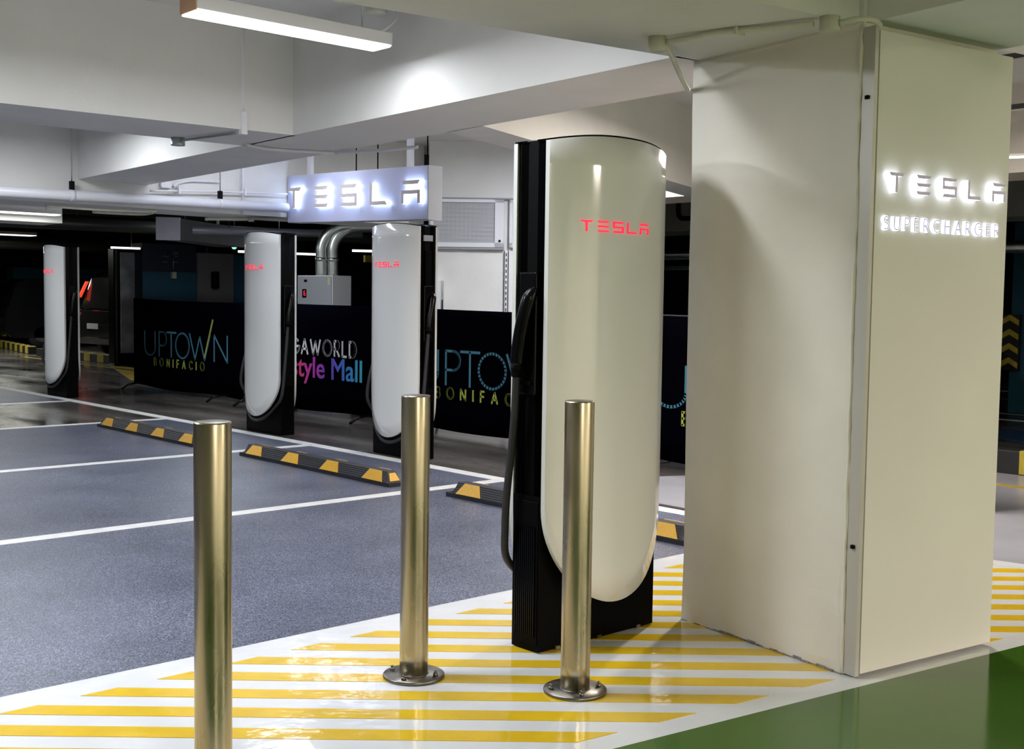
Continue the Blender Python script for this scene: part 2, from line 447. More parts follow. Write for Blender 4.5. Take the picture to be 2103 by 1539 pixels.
# ------------------------------------------------------------------ lamps
def area(name, parent, x, y, z, sx, sy, power, color, spread=PI):
    l = bpy.data.lights.new(name, 'AREA'); l.shape = 'RECTANGLE'; l.size = sx; l.size_y = sy
    l.energy = power; l.color = color; l.spread = spread
    o = bpy.data.objects.new(name, l); COL.objects.link(o)
    o.parent = parent; o.location = (x, y, z)
    return o
def lamp(loc, length, power, color, label, rz=0, glow='lamp_glow', wd=.16, ht=.075, rods=True, capm='lamp_body', group=None, top=CZ - .002):
    e = empty('linear_lamp', loc, rz)
    tag(e, label, 'lamp', group)
    h = length / 2
    MB().box(-h, h, -wd / 2, wd / 2, .012, ht).build('housing', M['lamp_body'], e, .003)
    MB().box(-h + .004, h - .004, -wd / 2 + .004, wd / 2 - .004, 0, .012).build('diffuser', M[glow], e)
    MB().box(-h - .006, -h, -wd / 2, wd / 2, .006, ht + .002).build('end_cap', M[capm], e)
    MB().box(h, h + .006, -wd / 2, wd / 2, .006, ht + .002).build('end_cap', M['lamp_body'], e)
    if rods:
        for s in (-1, 1):
            MB().tube([(s * (h - .13), 0, ht), (s * (h - .13), 0, top - loc[2])], .004, 6).build('hanger', M['galv'], e)
    area('lamp_light', e, 0, 0, -.006, length, wd, power, color)
    return e
lamp((3.16, 5.14, 2.70), 1.10, LAMP_W['bay'], COOL, 'long white lamp hanging at the top left, tan end cap', rz=-.0, capm='tan_cap')
lamp((2.9, 8.9, 2.76), 1.2, LAMP_W['bay2'], COOL, 'white lamp hidden in the recess behind the cross beam')
lamp((5.55, 9.5, 2.95), 1.0, LAMP_W['bay3'], (.86, .90, 1.0), 'white lamp hidden in the recess before the lightbox sign')
lamp((8.05, 7.78, 2.98), .86, LAMP_W['fill_room'], (.88, .91, 1.0), 'added unseen lamp brightening the electrical room wall', rz=PI / 2)  # added fill, kept out of view, to brighten the room wall and grilles
lamp((6.8, 12.3, 2.72), 1.2, LAMP_W['fill_conduits'], (.9, .95, 1.0), 'added unseen lamp behind the deepest beam, brightening the galvanised conduits')  # added fill behind the beam so the conduits and cabinet catch light
lamp((9.6, 17.0, 2.80), 1.2, LAMP_W['fill_far'], (.9, .96, 1.0), 'added unseen lamp brightening the dark far bays')  # added fill that lifts the far walls and steel panel
lamp((6.6, 4.4, 2.75), 1.2, LAMP_W['bay4'], PINK, 'lamp in the recess beyond the pillar', rz=.4)
lamp((2.25, 3.80, 2.76), 1.2, LAMP_W['bay0'], COOL, 'white lamp just above the frame over the hatched ground', rods=True)
lamp((0.2, -4.3, 2.90), 1.3, LAMP_W['drive1'], WARM, 'warm lamp above the green driveway beside the camera')
lamp((3.6, -4.6, 2.90), 1.3, LAMP_W['drive2'], WARM, 'warm lamp above the green driveway beyond the pillar')
lamp((7.4, -4.6, 2.90), 1.3, LAMP_W['drive4'], WARM, 'warm lamp above the green driveway far to the right')
lamp((3.7, 15.4, 2.75), 1.3, LAMP_W['fill_post'], COOL, 'added unseen lamp brightening the farthest charging post')  # added fill outside the frame for the farthest post
lamp((0.5, 5.3, 2.74), 1.3, LAMP_W['fill_left'], COOL, 'added unseen lamp brightening the cross beam and the left bays')  # added fill outside the frame for the cross beam face and asphalt
lamp((4.38, 13.05, 2.245), 1.35, LAMP_W['far1'], (1, 1, .92), 'far white tube lamp at the left edge, nearer and higher one', glow='lamp_far', wd=.17, ht=.05, group='far tube lamps at the left edge')
lamp((8.5, 27.0, 2.66), 2.8, LAMP_W['far2'], (1, 1, .9), 'far white tube lamp at the left edge, farther and lower one', glow='lamp_far', wd=.40, group='far tube lamps at the left edge')
lamp((17.2, 14.4, 2.25), 1.0, LAMP_W['far3'], (1, 1, .95), 'small bright lamp far off between nearest post and pillar', glow='lamp_far', wd=.12, rz=-.87)
lamp((8.45, 3.9, 2.46), 1.3, 6, PINK, 'slim tube lamp right of the lit board', glow='lamp_far', wd=.05, ht=.03, rz=-1.2)

# ------------------------------------------------------------------ lettering
def tl(ch):
    """block letters of the charging posts and lit signs: outlines in a box 1.3 wide, 1 high"""
    k = .17
    if ch == 'T': return [[(0, 1), (1.3, 1), (1.14, 1 - k), (.16, 1 - k)], [(.56, 1 - k), (.74, 1 - k), (.74, 0), (.56, 0)]]
    if ch == 'E': return [[(0, z + k), (1.3, z + k), (1.14, z), (.16, z)] for z in (1 - k, .5 - k / 2, 0)]
    if ch == 'S': return [[(0, 1), (1.3, 1), (1.14, 1 - k), (k, 1 - k), (k, .5 + k / 2), (1.3, .5 + k / 2), (1.3, 0), (0, 0), (.14, k), (1.3 - k, k), (1.3 - k, .5 - k / 2), (0, .5 - k / 2)]]
    if ch == 'L': return [[(0, 1), (k, 1), (k, k), (1.14, k), (1.3, 0), (0, 0)]]
    if ch == 'A': return [[(0, 1), (1.3, 1), (1.14, 1 - k), (.16, 1 - k)], [(0, .5 + k / 2), (1.3, .5 + k / 2), (1.3, 0), (1.3 - k, 0), (1.3 - k, .5 - k / 2), (k, .5 - k / 2), (k, 0), (0, 0)]]
def arc(cx, cy, rx, ry, a0, a1, n=14):
    return [(cx + rx * math.cos(math.radians(a0 + (a1 - a0) * i / n)), cy + ry * math.sin(math.radians(a0 + (a1 - a0) * i / n))) for i in range(n + 1)]
STROKES = {
    'A': (.78, [[(0, 0), (.39, 1), (.78, 0)], [(.14, .34), (.64, .34)]]),
    'B': (.58, [[(0, 0), (0, 1), (.3, 1)] + arc(.3, .76, .22, .24, 90, -90) + [(0, .52)], [(.3, .52)] + arc(.3, .26, .27, .26, 90, -90) + [(0, 0)]]),
    'C': (.82, [arc(.5, .5, .5, .5, 50, 310, 20)]),
    'D': (.76, [[(0, 0), (0, 1), (.26, 1)] + arc(.26, .5, .48, .5, 90, -90, 18) + [(0, 0)]]),
    'E': (.5, [[(.5, 1), (0, 1), (0, 0), (.5, 0)], [(0, .52), (.44, .52)]]),
    'F': (.48, [[(.48, 1), (0, 1), (0, 0)], [(0, .52), (.42, .52)]]),
    'G': (.92, [arc(.5, .5, .5, .5, 48, 360, 22) + [(.55, .5)]]),
    'H': (.7, [[(0, 0), (0, 1)], [(.7, 0), (.7, 1)], [(0, .52), (.7, .52)]]),
    'I': (.0, [[(0, 0), (0, 1)]]),
    'L': (.46, [[(0, 1), (0, 0), (.46, 0)]]),
    'M': (.9, [[(0, 0), (.1, 1), (.45, .2), (.8, 1), (.9, 0)]]),
    'N': (.72, [[(0, 0), (0, 1), (.72, 0), (.72, 1)]]),
    'O': (1.0, [arc(.5, .5, .5, .5, 0, 360, 28)]),
    'P': (.52, [[(0, 0), (0, 1), (.26, 1)] + arc(.26, .72, .25, .28, 90, -90) + [(0, .44)]]),
    'R': (.56, [[(0, 0), (0, 1), (.26, 1)] + arc(.26, .73, .25, .27, 90, -90) + [(0, .46)], [(.22, .46), (.56, 0)]]),
    'S': (.54, [arc(.27, .75, .24, .25, 45, 270, 12) + arc(.27, .25, .26, .25, 90, -135, 12)]),
    'T': (.6, [[(0, 1), (.6, 1)], [(.3, 1), (.3, 0)]]),
    'U': (.68, [[(0, 1), (0, .34)] + arc(.34, .34, .34, .34, 180, 360, 14) + [(.68, 1)]]),
    'W': (1.2, [[(0, 1), (.32, 0), (.6, .9), (.88, 0), (1.2, 1)]]),
    'V': (.8, [[(0, 1), (.4, 0), (.8, 1)]]),
}
def ribbon(mb, path, wd, P, A, B, N, d0, d1):
    for i in range(len(path) - 1):
        a, b = Vector(path[i]), Vector(path[i + 1])
        t = (b - a)
        if t.length < 1e-6: continue
        t.normalize(); nn = Vector((-t.y, t.x)) * wd / 2; e = t * wd * .28
        mb.slab([tuple(a - e + nn), tuple(b + e + nn), tuple(b + e - nn), tuple(a - e - nn)], P, A, B, N, d0, d1)
def letter_mb(ch, x, y, hgt, wd, P, A, B, N, d0, d1, sx=1.0):
    mb = MB()
    for st in STROKES[ch][1]:
        ribbon(mb, [(x + p[0] * hgt * sx, y + p[1] * hgt) for p in st], wd, P, A, B, N, d0, d1)
    return mb
def word_width(t, hgt, sp, sx=1.0): return sum(STROKES[c][0] * hgt * sx for c in t) + sp * (len(t) - 1)
def word(t, x, y, hgt, wd, sp, P, A, B, N, d0, d1, m, parent, sx=1.0, name='letter'):
    for ch in t:
        letter_mb(ch, x, y, hgt, wd, P, A, B, N, d0, d1, sx).build(name, m, parent)
        x += STROKES[ch][0] * hgt * sx + sp
    return x

# ------------------------------------------------------------------ charging posts
PW, PD, PH, BULGE, CROWN = .68, .155, 2.003, .080, .030
def prof(s): return BULGE * (1 - abs(s) ** 2.5)
def shell(y_sign, y0, inset, thick_from, thick_to, top=PH, zb=.178, rz=.40, ns=36, nz=16):
    """one bowed shell with a round lower end; y_sign -1 faces local -y"""
    hw = PW / 2 - inset
    mb = MB(); S = [math.sin(PI / 2 * (-1 + 2 * i / ns)) for i in range(ns + 1)]
    def grid(off):
        rows = []
        for s in S:
            zl = zb + inset + rz * (1 - math.sqrt(max(0, 1 - s * s)))
            y = y0 + y_sign * (prof(s) + off)
            tp = top + CROWN * (1 - abs(s) ** 2.2)
            rows.append([(PW / 2 + s * hw, y, zl + (tp - zl) * (j / nz)) for j in range(nz + 1)])
        return rows
    a, b = grid(thick_to), grid(thick_from)
    na = (ns + 1) * (nz + 1)
    vs = [v for r in a for v in r] + [v for r in b for v in r]
    I = lambda i, j, q=0: q * na + i * (nz + 1) + j
    fs = []; fl = y_sign < 0
    def quad(p, smooth, mi):
        mb.f.append(p if fl else list(reversed(p))); mb.sm.append(smooth); mb.mi.append(mi)
    mb.v = vs
    for i in range(ns):
        for j in range(nz):
            quad([I(i, j), I(i + 1, j), I(i + 1, j + 1), I(i, j + 1)], True, 0)
            quad([I(i, j + 1, 1), I(i + 1, j + 1, 1), I(i + 1, j, 1), I(i, j, 1)], True, 0)
        quad([I(i, nz), I(i + 1, nz), I(i + 1, nz, 1), I(i, nz, 1)], False, 1)
        quad([I(i, 0, 1), I(i + 1, 0, 1), I(i + 1, 0), I(i, 0)], False, 1)
    for j in range(nz):
        quad([I(0, j, 1), I(0, j), I(0, j + 1), I(0, j + 1, 1)], False, 1)
        quad([I(ns, j), I(ns, j, 1), I(ns, j + 1, 1), I(ns, j + 1)], False, 1)
    return mb
def make_charger():
    r = empty('charging_post')
    # body: foot block and slim core
    body = MB().box(.0, PW, 0, PD, .004, .62).box(.012, PW - .006, .008, PD - .008, .62, PH + .004)
    body.build('body', M['black'], r)
    for sgn, y0 in ((-1, 0.0), (1, PD)):
        shell(sgn, y0, .012, -.05, .0, top=PH).build('shell_backing', M['black_gloss'], r)
        sh = shell(sgn, y0, 0, .003, .024)
        p = sh.build('shell', [M['gloss_white'], M['gloss_edge']], r)
        p['label'] = 'glossy white bowed shell with a round lower end'
        # thin dark rim along the crowned top edge
        rim = MB(); n = 24
        for q in (0, 1):
            for i in range(n + 1):
                sv = math.sin(PI / 2 * (-1 + 2 * i / n)); z = PH + CROWN * (1 - abs(sv) ** 2.2)
                for (off, dz) in ((.021, .0), (.021, .007), (-.05, .007), (-.05, .0)):
                    if q == 0: rim.v.append((PW / 2 + sv * (PW / 2 - .004), y0 + sgn * (prof(sv) + off), z + dz))
        for i in range(n):
            for k in range(4):
                f = [i * 4 + k, i * 4 + (k + 1) % 4, (i + 1) * 4 + (k + 1) % 4, (i + 1) * 4 + k]
                rim.f.append(f if sgn > 0 else f[::-1]); rim.sm.append(False); rim.mi.append(0)
        rim.build('top_rim', M['black'], r)
        # red lit letters sit on the bow
        cx = .0
        for k, ch in enumerate('TESLA'):
            W, Hh = .059, .044
            u0 = (.116 + k * .0795) if sgn < 0 else (PW - .116 - k * .0795)
            um = u0 + (W / 2 if sgn < 0 else -W / 2)
            s = (um - PW / 2) / (PW / 2)
            dy = -2.5 * BULGE * abs(s) ** 1.5 * (1 if s > 0 else -1) / (PW / 2)
            A = Vector((1, sgn * dy, 0)).normalized() * (1 if sgn < 0 else -1)
            P = Vector((um, y0 + sgn * (prof(s) + .024), 1.660)) - A * W / 2
            N = A.cross(Vector((0, 0, 1)))
            mb = MB()
            for poly in tl(ch):
                mb.slab([(p_[0] / 1.3 * W, p_[1] * Hh) for p_ in poly], P, A, (0, 0, 1), N, -.004, .004)
            mb.build('letter', M['red_glow'], r)
    # cable side at local x = 0: recessed channel, screen, slot, holster, vent slats
    hol = MB().box(-.012, .014, .03, PD - .03, 1.02, 1.50).build('holster', M['black_gloss'], r, .006)
    MB().box(-.020, -.012, .045, PD - .05, 1.06, 1.075).build('holster_lip', M['black'], hol)
    MB().box(-.004, .001, .008, PD - .008, .03, .60).build('vent_frame', M['black'], r, .002)
    for k in range(10):
        y = .022 + k * .0118
        MB().box(-.009, -.003, y, y + .005, .06, .50).build('vent_slat', M['black_gloss'], r)
    for x in (.10, .34, .58):
        MB().box(x - .012, x + .012, -.010, .0, .004, .016).build('anchor_tab', M['steel'], r)
    # connector handle and cable
    hp = bez([(-.008, .034, 1.435), (-.030, .046, 1.40), (-.041, .066, 1.32), (-.043, .088, 1.22), (-.043, .098, 1.14)], 6)
    hr = [.012 + .016 * min(1, i / 6) for i in range(len(hp))]
    hd = MB().tube(hp, hr, 14).build('connector', M['black_gloss'], r)
    MB().tube([(-.043, .098, 1.15), (-.043, .101, 1.09)], [.027, .020], 14).build('strain_relief', M['black'], hd)
    cy = PD
    path = [(-.043, .101, 1.12), (-.040, .112, .95), (-.042, .128, .78), (-.046, .145, .62), (-.043, .156, .48), (-.020, .172, .36)]
    for a in (-48, -28, -8, 15, 40, 65):
        s = math.sin(math.radians(a))
        path.append((PW / 2 + s * PW / 2 * 1.04, cy + prof(s * .97) + .012 - .03 * abs(s), .135 + .40 * (1 - math.cos(math.radians(a)))))
    path += [(PW + .022, cy + .05, .50), (PW + .024, cy + .02, .70), (PW + .015, cy - .03, .86), (PW - .02, cy - .06, .94)]
    MB().tube(bez(path, 7), .0155, 12).build('cable', M['rubber'], r)
    return r
ch0 = make_charger()
tag(ch0, 'nearest and tallest white charging post, red lettering, beside the pillar', 'charging post', 'white charging posts')
ch0.location = (3.150, 3.298, .0045)
for x, y, lab in ((6.325, 7.97, 'white charging post under the right end of the lightbox sign'),
                  (6.325, 10.23, 'white charging post left of the lightbox sign, third nearest'),
                  (6.26, 15.52, 'farthest white charging post at the left, alone by the curb')):
    c = copy_tree(ch0)
    c.location = (x, y, 0); c.rotation_euler = (0, 0, PI / 2); c['label'] = lab

# ------------------------------------------------------------------ bollards
def make_bollard():
    r = empty('bollard')
    MB().lathe([(.0525, .006), (.0525, .10), (.0525, .30), (.0525, .60), (.0525, 1.036), (.0515, 1.0395)], n=48).build('post', M['tinted_steel'], r)
    MB().lathe([(.0, 1.0385), (.051, 1.0385), (.0515, 1.040), (.049, 1.0412), (.0, 1.0420)], n=48).build('cap', M['steel'], r)
    fl = MB().lathe([(.0, 0), (.112, 0), (.1135, .003), (.1135, .009), (.111, .012), (.0, .012)], n=48).build('base_plate', M['steel'], r)
    MB().lathe([(.053, .0115), (.0555, .0115), (.0530, .0145)], n=40).build('weld_bead', M['steel'], r)
    for k in range(4):
        an = math.radians(28 + 90 * k)
        b = MB().lathe([(.0, .012), (.0095, .012), (.0095, .022), (.0, .022)], (.088 * math.cos(an), .088 * math.sin(an), 0), 6)
        b.lathe([(.005, .02), (.005, .031), (.0, .032)], (.088 * math.cos(an), .088 * math.sin(an), 0), 8)
        b.build('bolt', M['steel'], r)
    return r
b0 = make_bollard()
tag(b0, 'middle bollard of brushed steel, bolted to the striped ground', 'bollard', 'brushed steel bollards')
b0.location = (2.61, 3.395, .0045)
for x, y, rz, lab in ((2.95, 2.895, .55, 'brushed steel bollard standing before the nearest charging post'),
                      (1.587, 2.995, .2, 'largest brushed steel bollard at the left, foot out of frame')):
    c = copy_tree(b0); c.location = (x, y, .0045); c.rotation_euler = (0, 0, rz); c['label'] = lab

# ------------------------------------------------------------------ wheel stops
WL, WB, WT, WH = 2.2, .16, .07, .105
def make_stop():
    """local: length along +y from 0 to WL, the side facing local -x looks at the bay"""
    r = empty('wheel_stop')
    # stepped, ribbed front and back slopes
    fr = [(-WB / 2, 0), (-WB / 2, .022)]
    n = 6
    for i in range(n):
        t0, t1 = i / n, (i + .55) / n
        xa = -WB / 2 + (WB - WT) / 2 * t0; za = .022 + (WH - .022) * t0
        xb = -WB / 2 + (WB - WT) / 2 * t1; zb = .022 + (WH - .022) * t1
        fr += [(xa, za + .003), (xb - .002, zb + .003)]
    fr += [(-WT / 2, WH)]
    sec = fr + [(-x, z) for x, z in reversed(fr)]
    mb = MB(); m = len(sec)
    for y, k in ((0, 0), (.035, .0), (.085, 1), (WL - .085, 1), (WL - .035, 0), (WL, 0)):
        for (x, z) in sec:
            zz = z if k else min(z, .03 if y in (0, WL) else .03)
            mb.v.append((x, y, zz))
    for i in range(5):
        for k in range(m - 1):
            mb.f.append([i * m + k, i * m + k + 1, (i + 1) * m + k + 1, (i + 1) * m + k]); mb.sm.append(False); mb.mi.append(0)
        mb.f.append([i * m + m - 1, i * m, (i + 1) * m, (i + 1) * m + m - 1]); mb.sm.append(False); mb.mi.append(0)
    mb.f.append(list(range(m))); mb.sm.append(False); mb.mi.append(0)
    mb.f.append(list(reversed(range(5 * m, 6 * m)))); mb.sm.append(False); mb.mi.append(0)
    o = mb.build('rubber_body', M['rubber'], r)
    sl = Vector(((WB - WT) / 2, 0, WH - .022)); L = sl.length; sl.normalize()
    for side in (-1, 1):
        N = Vector((-sl.z, 0, sl.x)) if side < 0 else Vector((sl.z, 0, sl.x))
        Bv = sl if side < 0 else Vector((-sl.x, 0, sl.z))
        P = Vector((side * WB / 2, 0, .024))
        for yc in (.22, .80, 1.38, 1.96):
            MB().slab([(yc - .13, .004), (yc + .13, .004), (yc + .075, L - .006), (yc - .075, L - .006)], P, (0, 1, 0), Bv, N, -.002, .0075).build('reflector_patch', M['reflector'], r)
    for y, s in ((.035, 1), (WL - .035, -1)):
        Bv = Vector((0, s * .05, WH - .03)).normalized(); N = Vector((0, -s * (WH - .03), .05)).normalized()
        MB().slab([(-.045, .006), (.045, .006), (.028, .072), (-.028, .072)], (0, y, .03), (1, 0, 0), Bv, N, -.001, .004).build('end_patch', M['reflector'], r)
    return r
s0 = make_stop()
tag(s0, 'black wheel stop with yellow patches between the left and middle bollards', 'wheel stop', 'rubber wheel stops in the bays')
s0.location = (5.19, 6.96, .0025)
for y, lab in ((9.84, 'farthest black wheel stop with yellow patches, left of the large bollard'),
               (4.22, 'black wheel stop partly hidden behind the nearest charging post')):
    c = copy_tree(s0); c.location = (5.13 if y > 8 else 5.29, y, .0025); c['label'] = lab

# ------------------------------------------------------------------ fabric banners on barriers
BX = 7.58
def banner(y1, y0, kind, label, shift, zt0=1.335, zt1=1.30):
    """y1 > y0; the face looks along -x; y1 is the left end as seen"""
    r = empty('banner_barrier', (0, 0, 0)); tag(r, label, 'banner', 'black fabric banners on barriers')
    mb = MB(); n, mz = 28, 6; b0_ = .07
    for side in (0, 1):
        for i in range(n + 1):
            t = i / n; y = y1 + (y0 - y1) * t
            zt = zt0 + (zt1 - zt0) * t - .012 * math.sin(PI * t)
            zb = b0_ - .03 * math.sin(PI * t * 1.3) ** 2
            for j in range(mz + 1):
                k = j / mz
                x = BX + .006 * math.sin(t * 19 + 2 * k) * (1 - k * .6) + (.012 if side else 0)
                mb.v.append((x, y, zb + (zt - zb) * k))
    I = lambda i, j, q=0: q * (n + 1) * (mz + 1) + i * (mz + 1) + j
    def q(a, sm=True): mb.f.append(a); mb.sm.append(sm); mb.mi.append(0)
    for i in range(n):
        for j in range(mz):
            q([I(i, j), I(i + 1, j), I(i + 1, j + 1), I(i, j + 1)]); q([I(i, j + 1, 1), I(i + 1, j + 1, 1), I(i + 1, j, 1), I(i, j, 1)])
        q([I(i, mz), I(i + 1, mz), I(i + 1, mz, 1), I(i, mz, 1)], False); q([I(i, 0, 1), I(i + 1, 0, 1), I(i + 1, 0), I(i, 0)], False)
    for j in range(mz):
        q([I(0, j, 1), I(0, j), I(0, j + 1), I(0, j + 1, 1)], False); q([I(n, j), I(n, j, 1), I(n, j + 1, 1), I(n, j + 1)], False)
    mb.build('fabric', M['fabric'], r)
    fm = MB().tube([(BX + .05, y1 - .06, .16), (BX + .05, y1 - .06, 1.20), (BX + .05, y1 - .09, 1.25), (BX + .05, y1 - .14, 1.27), (BX + .05, y0 + .14, 1.24), (BX + .05, y0 + .09, 1.22), (BX + .05, y0 + .06, 1.17), (BX + .05, y0 + .06, .16)], .017, 8)
    fm.tube([(BX + .05, y1 - .06, .18), (BX + .05, y0 + .06, .18)], .014, 8)
    fm.build('barrier_frame', M['black'], r)
    for y in (y1 - .30, y0 + .35):
        MB().tube(bez([(BX - .30, y + .05, .015), (BX - .20, y, .085), (BX + .05, y, .10), (BX + .28, y, .085), (BX + .36, y + .05, .015)], 4), .016, 8).tube([(BX + .05, y, .10), (BX + .05, y, .19)], .014, 8).build('foot', M['black_gloss'], r)
    P = Vector((BX - .011, 0, 0)); A = Vector((0, -1, 0)); B = Vector((0, 0, 1)); N = Vector((-1, 0, 0))
    if kind == 'up':
        zb, hh, wd = .515, .345, .026
        L = [('U', -16.325 - shift, 1.43), ('P', -15.86 - shift, 1.28), ('T', -15.625 - shift, 1.40), ('O', -15.345 - shift, 1.16), ('W', -14.93 - shift, 1.60), ('N', -14.235 - shift, 1.42)]
        L = [(c, a, sx) for c, a, sx in L]
        for c_, a, sx in L:
            letter_mb(c_, a, zb, hh, wd, P, A, B, N, -.003, .001, sx * (1.0 if c_ != 'W' else .88)).build('letter', M['teal_print'], r)
        sl = MB(); ribbon(sl, [(-14.50 - shift, zb + .04), (-14.27 - shift, 1.06)], .030, P, A, B, N, -.003, .0025)
        sl.build('slanting_stroke', M['lime_print'], r)['label'] = 'yellow green slanting stroke through the W'
        hh2 = .105; t = 'BONIFACIO'; W = 1.50
        sp = (W - sum(STROKES[c][0] * hh2 for c in t)) / (len(t) - 1)
        word(t, -16.02 - shift, .375, hh2, .020, sp, P, A, B, N, -.003, .001, M['lime_print'], r)
    else:
        hh2 = .17; t = 'MEGAWORLD'; W = 1.72
        sx = 1.0; sp = (W - sum(STROKES[c][0] * hh2 * sx for c in t)) / (len(t) - 1)
        word(t, -12.67, .715, hh2, .028, sp, P, A, B, N, -.003, .001, M['white_print'], r)
        TX = 'Lifestyle Mall'
        def font_mesh(body):
            cu = bpy.data.curves.new('t', 'FONT'); cu.body = body; cu.size = .30; cu.extrude = .002; cu.offset = .004
            to = bpy.data.objects.new('t', cu); COL.objects.link(to)
            bpy.context.view_layer.update()
            me = bpy.data.meshes.new_from_object(to.evaluated_get(bpy.context.evaluated_depsgraph_get()))
            bpy.data.objects.remove(to); bpy.data.curves.remove(cu)
            return me
        full = font_mesh(TX); fx = [v.co.x for v in full.vertices]
        k = 2.03 / (max(fx) - min(fx)); k2 = .245 / max(v.co.y for v in full.vertices); x0 = min(fx)
        for i, ch in enumerate(TX):
            if ch == ' ': continue
            right = max(v.co.x for v in font_mesh(TX[:i + 1]).vertices)
            me = font_mesh(ch); mr_ = max(v.co.x for v in me.vertices)
            for v in me.vertices:
                x, y, z = v.co
                v.co = (BX - .012 - z, -(-12.86 + (x - mr_ + right - x0) * k), .445 + y * k2)
            me.materials.clear(); me.materials.append(M['rainbow'])
            lo = bpy.data.objects.new('letter', me); COL.objects.link(lo); lo.parent = r
    return r
banner(16.72, 13.50, 'up', 'leftmost black banner with teal letters and yellow green slash', 0)
banner(13.45, 10.25, 'mw', 'black banner with white capitals over pink to blue lettering', 0, 1.325, 1.30)
banner(10.20, 6.99, 'up', 'black banner with teal letters right of the lightbox post', -6.51, 1.295, 1.275)
banner(6.94, 3.72, 'up', 'black banner seen between the nearest post and the pillar', -9.78, 1.265, 1.25)

# ------------------------------------------------------------------ lit board on the pillar
bd = empty('pillar_board', (0, 0, 0)); tag(bd, 'tall white board on the pillar with two rows of lit letters', 'sign')
MB().prism([pf(.022, -.062), pf(.822, -.062), pf(.822, -.006), pf(.022, -.006)], .018, 2.385).build('board', M['panel_board'], bd, .002)
MB().prism([pf(.0, -.058), pf(.020, -.058), pf(.020, -.002), pf(.0, -.002)], .010, 2.40).build('side_profile', mat('profile_metal', (.52, .50, .45), .4, metal=.2), bd)['label'] = 'narrow grey metal edge profile'
for z in (2.14, .49):
    MB().lathe([(0, 0), (.010, 0), (.010, .012), (.004, .014), (.0, .014)], n=12).build('screw', M['black_matte'], bd, loc=(*pf(-.001, -.030), z))
A = Vector((PU.x, PU.y, 0)); B = Vector((0, 0, 1)); N = Vector((-PV.x, -PV.y, 0))
Pb = Vector((*pf(0.01, -.062), 0))
for k, ch in enumerate('TESLA'):
    W, Hh = .084, .072; u0 = .052 + k * .1545; z0 = 1.806
    mb, fc = MB(), MB()
    for poly in tl(ch):
        pl = [(u0 + p_[0] / 1.3 * W, z0 + p_[1] * Hh) for p_ in poly]
        mb.slab(pl, Pb, A, B, N, .001, .026); fc.slab(pl, Pb, A, B, N, .0262, .0275)
    lt = mb.build('letter', M['glow_white'], bd)
    fc.build('letter_face', M['letter_violet'], lt)
t = 'SUPERCHARGER'; hh = .046
sp = (.690 - sum(STROKES[c][0] * hh * .95 for c in t)) / (len(t) - 1)
x = .047
for ch in t:
    z0 = 1.672
    lt = letter_mb(ch, x, z0, hh, .0074, Pb, A, B, N, .001, .014, .95).build('letter', M['glow_small'], bd)
    letter_mb(ch, x, z0, hh, .0040, Pb, A, B, N, .0142, .015, .95).build('letter_face', M['letter_violet'], lt)
    x += STROKES[ch][0] * hh * .95 + sp

# ------------------------------------------------------------------ hanging lightbox
TL = math.atan2(.060, 2.31)
lb = empty('lightbox_sign', (0, 0, 0)); tag(lb, 'hanging white lightbox sign with large glowing letters', 'sign')
SX = 6.42
A = Vector((0, -math.cos(TL), -math.sin(TL))); B = Vector((0, -math.sin(TL) * 0, 1)); N = Vector((-1, 0, 0))
Ps = Vector((SX, 10.514, 2.142))
L_ = 2.312
MB().slab([(0, 0), (L_, 0), (L_, .474), (0, .474)], Ps, A, B, N, -.16, -.004).build('cabinet', M['sign_white'], lb)
MB().slab([(.004, .004), (L_ - .004, .004), (L_ - .004, .470), (.004, .470)], Ps, A, B, N, -.0035, .0).build('face_sheet', M['sign_face'], lb)
for k, ch in enumerate('TESLA'):
    W, Hh = .272, .205; u0 = .058 + k * .4825; z0 = .140
    mb, fc = MB(), MB()
    for poly in tl(ch):
        pl = [(u0 + p_[0] / 1.3 * W, z0 + p_[1] * Hh) for p_ in poly]
        mb.slab(pl, Ps, A, B, N, .001, .046); fc.slab(pl, Ps, A, B, N, .0463, .050)
    lt = mb.build('letter', M['glow_sign'], lb)
    fc.build('letter_face', M['letter_beige'], lt)
for a in (.30, 1.95):
    y = 10.514 - a
    MB().box(SX + .06, SX + .10, y - .03, y + .03, 2.50, CZ).build('hanging_post', M['white_metal'], lb)
for a in (1.10, 1.45, 2.20):
    y = 10.514 - a
    MB().tube([(SX + .08, y, 2.5), (SX + .08, y, CZ)], .006, 6).build('hanging_rod', M['black'], lb)

# ------------------------------------------------------------------ white service pipe with clamps
pp = empty('white_pipe'); tag(pp, 'thick white horizontal pipe running from the left edge to the lightbox sign', 'pipe')
pz = lambda x: 2.256 + (x - 3.55) * .011
MB().tube([(2.2, 10.44, pz(2.2)), (6.37, 10.44, pz(6.37))], .047, 20).build('pipe_run', M['white_pipe'], pp)
for x in (4.17, 5.62):
    cl = MB().tube([(x - .02, 10.44, pz(x)), (x + .02, 10.44, pz(x))], .052, 20)
    cl.build('clamp', M['white_metal'], pp)
    MB().prism([(x - .018, 10.42), (x + .018, 10.42), (x + .018, 10.46), (x - .018, 10.46)], pz(x) + .045, pz(x) + .125).build('clevis', M['black_matte'], pp)
    MB().tube([(x, 10.44, pz(x) + .12), (x, 10.44, CZ)], .005, 6).build('hanger_rod', M['galv'], pp)
